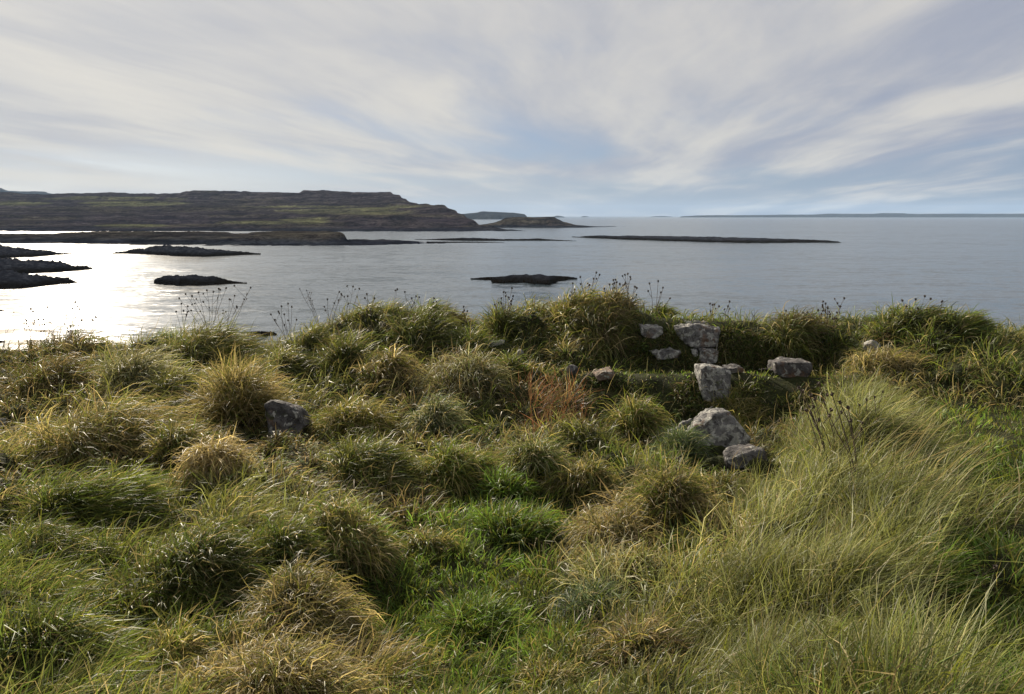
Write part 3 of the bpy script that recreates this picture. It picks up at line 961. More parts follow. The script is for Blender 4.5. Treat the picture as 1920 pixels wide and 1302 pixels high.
bw = empty('ruined_wall', tuple(at(1280, 688, 11.4)))
tag(bw, 'low ruined wall of lichened blocks under the turf crest', 'wall')
for k, (poly, m_) in enumerate([
        ([(1203, 613), (1226, 611), (1244, 616), (1246, 627), (1232, 636), (1212, 637), (1203, 630)], 0),
        ([(1272, 616), (1300, 612), (1340, 613), (1352, 618), (1349, 640), (1346, 655), (1310, 656), (1288, 648), (1278, 634)], 0),
        ([(1220, 662), (1238, 656), (1262, 655), (1280, 660), (1276, 671), (1258, 676), (1232, 675)], 0),
        ([(1312, 658), (1338, 657), (1350, 660), (1348, 680), (1330, 686), (1314, 680)], 0),
        ([(1297, 657), (1309, 656), (1311, 668), (1300, 671)], 0)]):
    mid = np.mean(poly, axis=0)
    under(bw, hull_stone('stone', poly, hit(mid[0], max(q[1] for q in poly) - 1)[1] - 0.03, 0.6, M_STONE[m_], 101 + k, tilt=0.05, rough=0.025))
fw = empty('ruined_wall', tuple(at(1350, 770, 9.8)))
tag(fw, 'nearer ruined wall bank with a grassy top and one upright block', 'wall')
for k, (poly, dd, deep, m_, tl) in enumerate([
        ([(1314, 692), (1330, 689), (1362, 694), (1376, 700), (1374, 722), (1372, 748), (1350, 758), (1318, 756), (1314, 722)], 9.85, 0.35, 0, 0.08),
        ([(1454, 683), (1480, 681), (1521, 681), (1525, 684), (1523, 702), (1518, 710), (1470, 711), (1457, 704)], 10.3, 0.45, 1, 0.01),
        ([(1116, 706), (1130, 700), (1150, 697), (1154, 702), (1150, 712), (1122, 716)], 10.2, 0.35, 3, 0.02),
        ([(1362, 692), (1384, 689), (1396, 692), (1394, 700), (1366, 701)], 10.35, 0.3, 1, 0.0)]):
    under(fw, hull_stone('stone', poly, dd, deep, M_STONE[m_], 111 + k, tilt=tl, rough=0.02))
bd = hit(1360, 846)[1]
hull_stone('boulder', [(1298, 818), (1318, 806), (1345, 794), (1360, 786), (1378, 790), (1398, 812), (1413, 828), (1412, 846), (1398, 862), (1330, 862), (1302, 850)], bd, 0.42, M_STONE[0], 121,
           'large grey boulder with white lichen and a pointed top', 'boulder', bevel=0.07, rough=0.03, tilt=0.22, back=0.7)
bd = hit(1408, 876)[1]
hull_stone('stone', [(1366, 866), (1384, 857), (1425, 852), (1442, 854), (1447, 864), (1440, 876), (1380, 882), (1368, 876)], bd, 0.26, M_STONE[1], 122,
           'flat grey slab lying in front of the large boulder', 'stone', bevel=0.06, tilt=0.10)
bd = hit(530, 818)[1]
hull_stone('boulder', [(490, 762), (502, 752), (520, 757), (545, 764), (556, 778), (572, 800), (560, 812), (552, 834), (508, 838), (494, 806)], bd, 0.4, M_STONE[1], 123,
           'dark angular boulder with a sloping top left of centre', 'boulder', bevel=0.035, rough=0.022, tilt=0.10, back=0.75, top_in=0.12)
stone('stone', 466, 846, 0, 17, 17, 0.1, M_STONE[2], 124, 'left of two small white stones below the angular boulder', 'stone', 0.6, 5, 0.06, (0, 5, 10), True)
stone('stone', 509, 848, 0, 19, 14, 0.1, M_STONE[2], 125, 'right of two small white stones below the angular boulder', 'stone', 0.3, 6, 0.06, (0, -12, 0), True)
stone('stone', 1641, 652, 0.05, 38, 32, 0.3, M_STONE[2], 126, 'pale stone poking out of the right hand turf wall', 'stone', 0.4, 7, 0.08, (0, 20, 0))
stone('stone', 1073, 694, 0, 22, 20, 0.15, M_STONE[1], 127, 'small pointed grey stone at the left end of the shelf', 'stone', 0.2, 8, 0.07, (0, 10, 0), True)
stone('stone', 930, 645, 0.05, 36, 12, 0.25, M_STONE[2], 128, 'flat pale stone lying on the slope below the middle crest', 'stone', 0.7, 5, 0.05, (0, -6, 0))
stone('stone', 976, 662, 0, 14, 14, 0.1, M_STONE[2], 129, 'small pale stone right of the flat pale one', 'stone', 0.3, 6, 0.05, (0, 0, 0), True)
stone('stone', 5, 791, 0, 18, 14, 0.12, M_STONE[2], 130, 'pale stone at the left edge of the hollow', 'stone', 0.4, 6, 0.05, (0, 0, 0), True)
stone('stone', 1240, 811, 0.04, 56, 14, 0.25, M_STONE[3], 131, 'thin brown stone half buried left of the large boulder', 'stone', 0.6, 6, 0.05, (0, 8, 0))


# ------------------------------------------------------------------ grass blades
WIND = np.array([0.92, 0.30, 0.0])
CAM = np.array([0, 0, EYE])


def blades(root, d0, length, width, droop, wind, cb, ct, K=3, curl=0.15, rg=rng):
    """ribbons of K segments from each root; returns verts, quads, tris, colours"""
    N = len(root)
    d = d0 / np.linalg.norm(d0, axis=1, keepdims=True)
    p = root.copy()
    seg = (length / K)[:, None]
    # the flat side turns at random round the blade
    rv = rg.normal(size=(N, 3))
    side = np.cross(d, rv); side /= np.linalg.norm(side, axis=1, keepdims=True) + 1e-9
    V = np.empty((N, 2 * K + 1, 3), np.float32)
    C = np.empty((N, 2 * K + 1, 3), np.float32)
    jit = rg.normal(size=(N, 3)) * (curl * np.where(rg.random(N) < 0.15, 3.0, 1.0))[:, None]
    for k in range(K):
        w = (width * (1.0, 0.95, 0.8, 0.55)[min(3, int(round(3 * k / max(K - 1, 1)))) if K > 3 else k] * 0.5)[:, None]
        V[:, 2 * k] = p - side * w
        V[:, 2 * k + 1] = p + side * w
        f = (k / K) ** 0.8
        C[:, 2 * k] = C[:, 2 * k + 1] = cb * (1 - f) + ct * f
        p = p + d * seg
        d = d + np.array([0, 0, -1.0]) * (droop * (0.5 + k * 0.6))[:, None] + wind[:, None] * WIND * (1.0 if k else 0.6) + jit
        d /= np.linalg.norm(d, axis=1, keepdims=True)
        side = side - d * (side * d).sum(1, keepdims=True)
        side /= np.linalg.norm(side, axis=1, keepdims=True) + 1e-9
    V[:, 2 * K] = p
    C[:, 2 * K] = ct
    b = (np.arange(N) * (2 * K + 1))[:, None]
    q = [np.concatenate([b + 2 * k, b + 2 * k + 1, b + 2 * k + 3, b + 2 * k + 2], 1) for k in range(K - 1)]
    t = np.concatenate([b + 2 * K - 2, b + 2 * K - 1, b + 2 * K], 1)
    return V.reshape(-1, 3), np.concatenate(q), t, C.reshape(-1, 3)


GREEN = np.array([0.088, 0.128, 0.024]); LUSH = np.array([0.115, 0.205, 0.032]); OLV = np.array([0.120, 0.125, 0.036])
DARKG = np.array([0.042, 0.062, 0.016]); STRAW = np.array([0.36, 0.290, 0.145]); TAN = np.array([0.25, 0.185, 0.092])
GOLD = np.array([0.26, 0.220, 0.075]); PALE = np.array([0.30, 0.29, 0.165]); RUST = np.array([0.16, 0.068, 0.040])
BROWN = np.array([0.105, 0.078, 0.042]); BLUEG = np.array([0.075, 0.110, 0.062]); SILK = np.array([0.185, 0.205, 0.078])
YGREEN = np.array([0.150, 0.165, 0.024])

# style: colours with weights, length (m), droop, wind, spread of start direction, blade width (m at 3 m)
STY = {
    'lawn':  ([(LUSH, 5), (GREEN, 2), (YGREEN, 5), (STRAW, .5)], (0.05, 0.12), 0.12, 0.10, 0.45, 0.0040),
    'lush':  ([(LUSH, 5), (GREEN, 3), (YGREEN, 2), (DARKG, .6), (GOLD, .4)], (0.08, 0.18), 0.25, 0.10, 0.55, 0.0044),
    'green': ([(GREEN, 5), (OLV, 3), (YGREEN, 1), (STRAW, .8)], (0.16, 0.32), 0.42, 0.20, 0.6, 0.0042),
    'olive': ([(OLV, 5), (DARKG, 1.5), (SILK, 2), (YGREEN, 1.5), (STRAW, 1), (BROWN, .6)], (0.18, 0.36), 0.48, 0.30, 0.6, 0.0038),
    'straw': ([(STRAW, 4), (TAN, 2), (GOLD, 2), (OLV, 2.5), (YGREEN, 1)], (0.16, 0.36), 0.60, 0.22, 0.75, 0.0038),
    'gold':  ([(GOLD, 4), (STRAW, 2), (YGREEN, 2), (GREEN, 2)], (0.16, 0.32), 0.55, 0.15, 0.7, 0.0040),
    'silky': ([(SILK, 6), (PALE, 1.5), (OLV, 3), (YGREEN, 1.5), (STRAW, .6)], (0.24, 0.44), 0.16, 0.42, 0.35, 0.0024),
    'brown': ([(BROWN, 4), (TAN, 2), (OLV, 3), (GREEN, 1.5)], (0.14, 0.32), 0.50, 0.22, 0.7, 0.0038),
    'dark':  ([(DARKG, 5), (BROWN, 2), (GREEN, 2)], (0.06, 0.16), 0.35, 0.10, 0.8, 0.0045),
    'rust':  ([(RUST, 5), (BROWN, 2), (TAN, 1)], (0.22, 0.42), 0.10, 0.05, 0.35, 0.0036),
    'bluegreen': ([(BLUEG, 5), (GREEN, 2), (PALE, 1)], (0.2, 0.36), 0.35, 0.18, 0.5, 0.0032),
    'blond': ([(STRAW * 1.25, 6), (TAN * 1.2, 2), (GOLD, 1)], (0.16, 0.30), 0.7, 0.1, 0.75, 0.0038),
    'pale':  ([(PALE, 5), (SILK, 3), (STRAW, 2), (OLV, 1)], (0.2, 0.36), 0.50, 0.30, 0.6, 0.0034),
    'cover': ([(BROWN, 4), (TAN, 2), (YGREEN, 1), (DARKG, 2)], (0.08, 0.2), 0.5, 0.1, 0.9, 0.0035),
}
NAMES = list(STY)


def pick_cols(style, N, rg=rng):
    cl, w = zip(*STY[style][0])
    w = np.array(w, float); w /= w.sum()
    c = np.array(cl)[rg.choice(len(cl), N, p=w)]
    var = np.exp(rg.normal(size=(N, 1)) * 0.22)
    return c * var


# which grass grows where: (px, py, radius px, style, weight)
PATCH = [
    (60, 670, 90, 'brown', 1), (250, 660, 110, 'olive', 1), (380, 640, 110, 'olive', 1.2), (480, 690, 90, 'olive', 1), (60, 760, 110, 'brown', 1),
    (150, 820, 140, 'straw', .7), (150, 820, 140, 'olive', .7), (300, 870, 90, 'cover', 1.2), (60, 930, 80, 'cover', 1.1), (420, 790, 90, 'brown', 1), (560, 850, 90, 'cover', 1.6),
    (640, 870, 90, 'cover', 1.1), (680, 850, 70, 'gold', .6), (180, 960, 140, 'green', 1), (420, 980, 160, 'olive', 1), (450, 1050, 130, 'green', .8),
    (60, 1080, 140, 'green', 1), (300, 1100, 180, 'green', 1), (150, 1220, 160, 'green', 1), (300, 1190, 120, 'dark', 1), (450, 1170, 90, 'dark', .9), (250, 1280, 160, 'green', .8),
    (560, 1180, 120, 'straw', .8), (600, 1270, 150, 'straw', 1), (800, 1295, 90, 'lush', 1.0), (760, 1298, 90, 'gold', .6), (700, 620, 110, 'olive', 1), (740, 590, 90, 'green', .8), (620, 700, 90, 'olive', 1),
    (820, 680, 90, 'olive', .8), (840, 740, 90, 'brown', 1.1), (740, 760, 90, 'brown', 1), (930, 740, 90, 'brown', .9), (1020, 770, 60, 'rust', 1.6), (900, 800, 80, 'dark', .7), (900, 800, 80, 'green', .7),
    (900, 660, 80, 'green', .9), (1000, 660, 80, 'green', .9), (760, 930, 100, 'brown', .9), (900, 880, 90, 'brown', .6), (960, 900, 80, 'lush', 1.4), (950, 970, 110, 'lush', 1.6),
    (860, 1060, 130, 'lush', 2.2), (720, 1090, 110, 'lush', 2.2), (620, 1110, 70, 'dark', 1), (900, 1150, 150, 'lush', 2.4), (780, 1180, 120, 'lush', 1.8), (1050, 1170, 100, 'green', 1), (850, 1230, 130, 'lush', 2.2), (980, 1220, 100, 'lush', 1.8), (700, 1180, 90, 'lush', 1.6),
    (1080, 900, 80, 'gold', .9), (1160, 980, 90, 'straw', 1), (1080, 1040, 90, 'straw', .9), (1180, 1200, 90, 'brown', .9), (1150, 1100, 80, 'pale', .6), (1150, 1280, 120, 'olive', .8),
    (1010, 1290, 80, 'green', .8), (1250, 1180, 100, 'olive', 1), (1240, 1080, 90, 'gold', 1), (1180, 880, 80, 'green', 1), (1200, 800, 90, 'gold', .7), (1200, 800, 90, 'dark', .8),
    (1330, 880, 60, 'dark', 1), (1460, 820, 90, 'brown', 1.3), (1480, 790, 70, 'dark', 1.3), (1350, 760, 110, 'dark', 1.2), (1180, 750, 70, 'dark', 1.2), (1250, 694, 100, 'lawn', 4), (1420, 697, 90, 'lawn', 3.5),
    (1200, 690, 60, 'lawn', 1.5), (1120, 680, 70, 'green', 1.2), (1130, 590, 90, 'olive', 1), (1130, 590, 90, 'gold', .7), (1060, 620, 90, 'olive', 1), (1180, 640, 60, 'dark', .9), (1280, 598, 90, 'green', 1.7), (1420, 612, 90, 'green', 1.3),
    (1420, 650, 90, 'olive', .8), (1420, 660, 90, 'dark', .9), (1530, 650, 70, 'olive', 1), (1580, 680, 40, 'dark', .8), (1660, 640, 80, 'green', 1), (1650, 690, 70, 'gold', .7), (1650, 700, 80, 'straw', .9), (1760, 620, 110, 'green', 1.4), (1850, 610, 80, 'green', 1.2),
    (1800, 680, 110, 'green', 1.2), (1900, 680, 80, 'green', 1), (1800, 720, 90, 'gold', .6), (1830, 738, 80, 'brown', 1), (1850, 790, 90, 'lawn', 4.5), (1900, 830, 90, 'lawn', 3.5), (1790, 785, 70, 'lawn', 3.5), (1830, 840, 70, 'lawn', 2.5), (1880, 900, 90, 'lush', 1.2),
    (1850, 960, 90, 'green', 1.2), (1880, 1100, 130, 'lush', 3), (1810, 940, 70, 'lush', 2.6), (1850, 1040, 90, 'lush', 3), (1790, 1110, 80, 'lush', 2.4), (1850, 1200, 110, 'lush', 3), (1760, 1230, 90, 'lush', 1.6), (1800, 1180, 90, 'green', 1.5), (1900, 1270, 130, 'lush', 2.5), (1760, 1290, 90, 'lush', 1.4),
    (1620, 780, 100, 'silky', 2), (1560, 720, 60, 'straw', 1), (1600, 880, 120, 'silky', 2.2), (1680, 900, 80, 'silky', 1.8), (1650, 1000, 90, 'silky', 1.8), (1540, 1000, 120, 'silky', 1.8), (1500, 1130, 130, 'silky', 2),
    (1610, 1120, 80, 'silky', 1.6), (1600, 1230, 140, 'silky', 1.7), (1440, 1240, 130, 'silky', 1.8), (1380, 1020, 90, 'straw', .9), (1360, 1130, 100, 'olive', 1), (1440, 930, 70, 'straw', .9), (1340, 1280, 110, 'silky', 1), (1490, 880, 60, 'lush', .5),
]
PW = np.array([np.append(hit(q[0], min(q[1], 1300))[:2], [0, 0]) for q in PATCH])
for i, q in enumerate(PATCH):
    dep = PW[i, 1]
    PW[i, 2] = q[2] * dep / FPX                                        # half size across
    PW[i, 3] = max(q[2] * dep / FPX * 1.3, 0.35 * q[2] * dep * dep / FPX / 2.2)   # along the view the ground is foreshortened
PI_ = np.array([NAMES.index(q[3]) for q in PATCH]); PWT = np.array([q[4] for q in PATCH])


def style_at(x, y):
    acc = np.full((len(x), len(NAMES)), 0.0)
    acc[:, NAMES.index('olive')] = 0.012
    acc[:, NAMES.index('green')] = 0.012
    wx = (fbm(x * 1.8, y * 1.8, 3, 91) - 0.5) * 0.7; wy = (fbm(x * 1.8, y * 1.8, 3, 95) - 0.5) * 0.9
    for i in range(len(PATCH)):
        e = ((x + wx - PW[i, 0]) / PW[i, 2]) ** 2 + ((y + wy - PW[i, 1]) / PW[i, 3]) ** 2
        acc[:, PI_[i]] += PWT[i] * np.exp(-1.2 * e)
    acc = acc ** 1.5
    acc /= acc.sum(1, keepdims=True)
    cum = np.cumsum(acc, 1)
    r = rng.random(len(x))[:, None]
    return np.minimum((r > cum).sum(1), len(NAMES) - 1)


N0 = 268000
yy = np.exp(rng.uniform(math.log(1.9), math.log(16.5), N0))
xx = rng.uniform(-1, 1, N0) * (0.80 * yy + 0.9)
NW = 62000                                                             # the same turf beyond the edges of the view
wy = rng.uniform(0.4, 17.0, NW) ; wx = rng.uniform(-13.5, 13.5, NW)
wk = (np.abs(wx) > 0.80 * np.maximum(wy, 1.9) + 0.9) | (wy < 1.9)
xx = np.concatenate([xx, wx[wk]]); yy = np.concatenate([yy, wy[wk]]); N0 = len(xx)
# clump the roots a little
cl = fbm(xx * 9, yy * 9, 2, 55)
keep = cl + rng.normal(size=N0) * 0.10 > 0.38
xx, yy = xx[keep], yy[keep]
st = style_at(xx, yy)
# bare earth faces of the banks carry little grass
STONES = [o for o in S.objects if o.type == 'MESH' and o.name.split('.')[0] in ('stone', 'boulder')]
bpy.context.view_layer.update()
for o in STONES:
    c_ = o.matrix_world.translation; rx = o.dimensions[0] * 0.42; ry = max(o.dimensions[1] * 0.5, 0.15)
    k_ = ((xx - c_[0]) / rx) ** 2 + ((yy - (c_[1] - 0.12)) / (ry + 0.1)) ** 2 > 1
    xx, yy, st = xx[k_], yy[k_], st[k_]
N1 = len(xx)
zz = zt(xx, yy)
e_ = 0.06
nx = -(zt(xx + e_, yy) - zt(xx - e_, yy)) / (2 * e_); ny = -(zt(xx, yy + e_) - zt(xx, yy - e_)) / (2 * e_)
nrm = np.stack([nx, ny, np.ones(N1)], 1); nrm /= np.linalg.norm(nrm, axis=1, keepdims=True)
root = np.stack([xx, yy, zz - 0.01], 1)
la = fbm(xx * 0.9, yy * 0.9, 2, 61) * 4 * np.pi                        # slow swirl of the lean
L = np.empty(N1); dr = np.empty(N1); wi = np.empty(N1); sp = np.empty(N1); wd = np.empty(N1)
cb = np.empty((N1, 3)); ct = np.empty((N1, 3))
for k, nm in enumerate(NAMES):
    s_ = np.where(st == k)[0]
    if not len(s_): continue
    _, ln, d_, w_, p_, b_ = STY[nm]
    L[s_] = rng.uniform(ln[0], ln[1], len(s_)); dr[s_] = d_ * rng.uniform(0.6, 1.4, len(s_)); wi[s_] = w_ * rng.uniform(0.5, 1.5, len(s_)); sp[s_] = p_; wd[s_] = b_
    c = pick_cols(nm, len(s_))
    ct[s_] = c
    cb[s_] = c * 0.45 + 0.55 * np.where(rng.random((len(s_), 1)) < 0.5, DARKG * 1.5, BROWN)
L *= 0.55 + 0.9 * fbm(xx * 3.2, yy * 3.2, 3, 63)
off_view = np.abs(xx) > 0.80 * np.maximum(yy, 1.9) + 0.85
wd = wd * 1.25 * (np.maximum(np.where(off_view, np.hypot(xx, yy) * 1.6, yy), 2.0) / 3.0) ** 0.5 * rng.uniform(0.5, 1.5, N1)
qx, qy, qd, qr = cells(xx, yy, 0.46, 301)
q2x, q2y, q2d, q2r = cells(xx + 0.2, yy + 0.1, 0.27, 311)
big = (qd < 0.27)
ox_ = np.where(big, qx / 0.27, q2x / 0.16); oy_ = np.where(big, qy / 0.27, q2y / 0.16)
rr_ = np.where(big, qr, q2r)
cm = np.clip(sp / 0.6, 0.2, 1.1)
outv = np.stack([ox_, oy_, 0 * ox_], 1) * cm[:, None] * 0.9
L *= np.where(big, 0.75 + 0.6 * qr, 0.5 + 0.45 * q2r)
# every clump has its own mood of colour
cmul = np.exp((rr_ - 0.5) * 0.75)[:, None]
ct *= cmul; cb *= cmul
straw_ = (lattice(np.floor(rr_ * 997), np.floor(rr_ * 131), 5) < 0.20) & (np.isin(st, [NAMES.index(q) for q in ('green', 'olive', 'gold', 'straw', 'pale', 'brown')]))
ms = straw_ & (rng.random(N1) < 0.55)
ct[ms] = (STRAW * 0.6 + TAN * 0.4) * np.exp(rng.normal(size=(int(ms.sum()), 1)) * 0.2)
dr = dr * 1.25
d0 = outv + nrm * 0.55 + np.array([0, 0, 0.55]) + rng.normal(size=(N1, 3)) * sp[:, None] * 0.6 + np.stack([np.cos(la), np.sin(la), 0 * la], 1) * (sp * 0.55)[:, None] + WIND * wi[:, None] * 0.9
L *= 1 - 0.45 * smooth(1.2, 0.7, np.abs(xx + 0.2)) * smooth(3.4, 2.6, yy)
L *= np.where((xx > 0.9) & (xx < 4.35) & (yy > 9.3) & (yy < 11.3), 0.5, 1.0)
# grazed or trodden short in front of the stones
for o in STONES:
    c_ = o.matrix_world.translation; rx = o.dimensions[0] * 0.6
    f_ = (np.abs(xx - c_[0]) < rx) & (yy < c_[1]) & (yy > c_[1] - 0.75)
    L[f_] *= 0.38
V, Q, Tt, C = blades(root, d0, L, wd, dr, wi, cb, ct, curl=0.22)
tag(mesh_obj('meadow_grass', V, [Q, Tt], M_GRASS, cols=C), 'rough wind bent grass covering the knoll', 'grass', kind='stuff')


# dead grass hanging down the steep faces of the banks
hx = rng.uniform(0.4, 5.9, 90000); hy = rng.uniform(8.9, 12.6, 90000)
gx_ = -(zt(hx + e_, hy) - zt(hx - e_, hy)) / (2 * e_); gy_ = -(zt(hx, hy + e_) - zt(hx, hy - e_)) / (2 * e_)
steep = np.hypot(gx_, gy_) > 0.75
free = np.ones(len(hx), bool)
for o in STONES:
    c_ = o.matrix_world.translation
    free &= ~((np.abs(hx - c_[0]) < o.dimensions[0] * 0.46) & (np.abs(hy - c_[1]) < 0.5) & (zt(hx, hy) < c_[2] + o.dimensions[2] * 0.42) & (zt(hx, hy) > c_[2] - o.dimensions[2] * 0.55))
hx, hy, gx_, gy_ = (q[steep & free][:14000] for q in (hx, hy, gx_, gy_))
nh = len(hx)
hd = np.stack([gx_ * 0.5, gy_ * 0.5, np.full(nh, 0.25)], 1) + rng.normal(size=(nh, 3)) * 0.4
hc = pick_cols('brown', nh); mk = rng.random(nh) < 0.5; hc[mk] = pick_cols('green', int(mk.sum())); mk = rng.random(nh) < 0.3; hc[mk] = pick_cols('dark', int(mk.sum()))
V, Q, Tt, C = blades(np.stack([hx, hy, zt(hx, hy)], 1), hd, rng.uniform(0.10, 0.26, nh), rng.uniform(0.004, 0.010, nh), rng.uniform(0.5, 1.0, nh), rng.uniform(0, 0.15, nh), hc * 0.6, hc, curl=0.2)
tag(mesh_obj('hanging_grass', V, [Q, Tt], M_GRASS, cols=C), 'dead grass hanging down the faces of the turf banks', 'grass', kind='stuff')


# ------------------------------------------------------------------ tussocks that stand out singly
def tussock(px, py, w, h, style, label, dens=1.0, wind=None, droop=None, tall=1.0, style2=None, group=None):
    """px: middle, py: foot on the ground, w/h: size in photograph pixels"""
    b = hit(px, py)
    s = b[1] / FPX
    Rr, H = w * s / 2, h * s * (0.86 if 680 < py < 1000 else 0.95)
    rg = np.random.default_rng(int(px * 7 + py * 3))
    N = int(np.clip(w * h * 0.105 * dens + 180, 260, 4200))
    cl, ln, d_, w_, p_, bw_ = STY[style]
    if wind is None: wind = w_
    if droop is None: droop = max(d_, 0.42)
    # roots over a low dome
    rr = np.sqrt(rg.random(N)) ** 1.25
    th = rg.uniform(0, 2 * np.pi, N)
    core = 0.38 * H
    lx, ly = rr * np.cos(th) * 0.66, rr * np.sin(th) * 0.66
    irr = 0.62 + 0.8 * fbm(np.cos(th) * 1.3 + px, np.sin(th) * 1.3 + py, 3, 17)      # uneven outline
    lx, ly = lx * irr, ly * irr
    x = b[0] + lx * Rr; y = b[1] + ly * Rr * 0.9 + Rr * 0.35
    dome = core * np.clip(1 - (rr * 0.86) ** 2.2, 0, 1)
    lump = 0.75 + 0.5 * fbm(x / Rr * 1.7, y / Rr * 1.7, 2, int(px))
    z = zt(x, y) + dome * lump
    outd = np.stack([np.cos(th) * rr, np.sin(th) * rr, 0 * th], 1)
    # locks of hair: neighbouring blades share a lean
    lock = fbm(x / Rr * 3.0, y / Rr * 3.0, 2, int(py)) * 6 * np.pi
    lockv = np.stack([np.cos(lock), np.sin(lock), 0 * lock], 1)
    d0 = outd * 0.95 + np.array([0, 0, 0.85]) * tall + lockv * 0.45 + rg.normal(size=(N, 3)) * 0.38 + WIND * wind * 0.9
    L = (0.42 * H + 0.36 * Rr) * rg.uniform(0.45, 1.55, N) * (1.0 if tall <= 1 else 1.1)
    wd = bw_ * 1.3 * (max(b[1], 2.0) / 3.0) ** 0.5 * rg.uniform(0.6, 1.5, N)
    ctp = pick_cols(style, N, rg)
    if style2:
        mk = rg.random(N) < 0.4
        ctp[mk] = pick_cols(style2, int(mk.sum()), rg)
    ctp = ctp * np.exp((fbm(x / Rr * 4.0, y / Rr * 4.0, 2, int(py) + 3) - 0.5) * 1.6)[:, None]
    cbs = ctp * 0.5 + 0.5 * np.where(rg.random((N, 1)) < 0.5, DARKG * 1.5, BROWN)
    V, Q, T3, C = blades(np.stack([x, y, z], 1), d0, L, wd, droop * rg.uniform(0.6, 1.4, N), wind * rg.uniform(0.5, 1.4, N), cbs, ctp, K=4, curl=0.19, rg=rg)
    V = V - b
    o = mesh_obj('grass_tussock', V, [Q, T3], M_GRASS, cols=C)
    o.location = b
    tag(o, label, 'tussock', group)
    # matted roots and dead thatch inside
    nr_, na = 6, 18
    vv = []
    for i in range(nr_):
        q = i / (nr_ - 1)
        for j in range(na):
            a = 2 * np.pi * j / na
            X = b[0] + q * 0.70 * Rr * math.cos(a); Y = b[1] + q * 0.64 * Rr * math.sin(a) + Rr * 0.35
            Z = float(zt(X, Y)) + core * (1 - (q) ** 2.2) * (0.75 + 0.5 * float(fbm(np.array([X / Rr * 1.7]), np.array([Y / Rr * 1.7]), 2, int(px))[0])) - 0.02 - 0.05 * q
            vv.append([X - b[0], Y - b[1], Z - b[2]])
    ff = [[i * na + j, i * na + (j + 1) % na, (i + 1) * na + (j + 1) % na, (i + 1) * na + j] for i in range(nr_ - 1) for j in range(na)]
    mesh_obj('root_mound', np.array(vv), [ff], M_SOIL, parent=o)
    return o


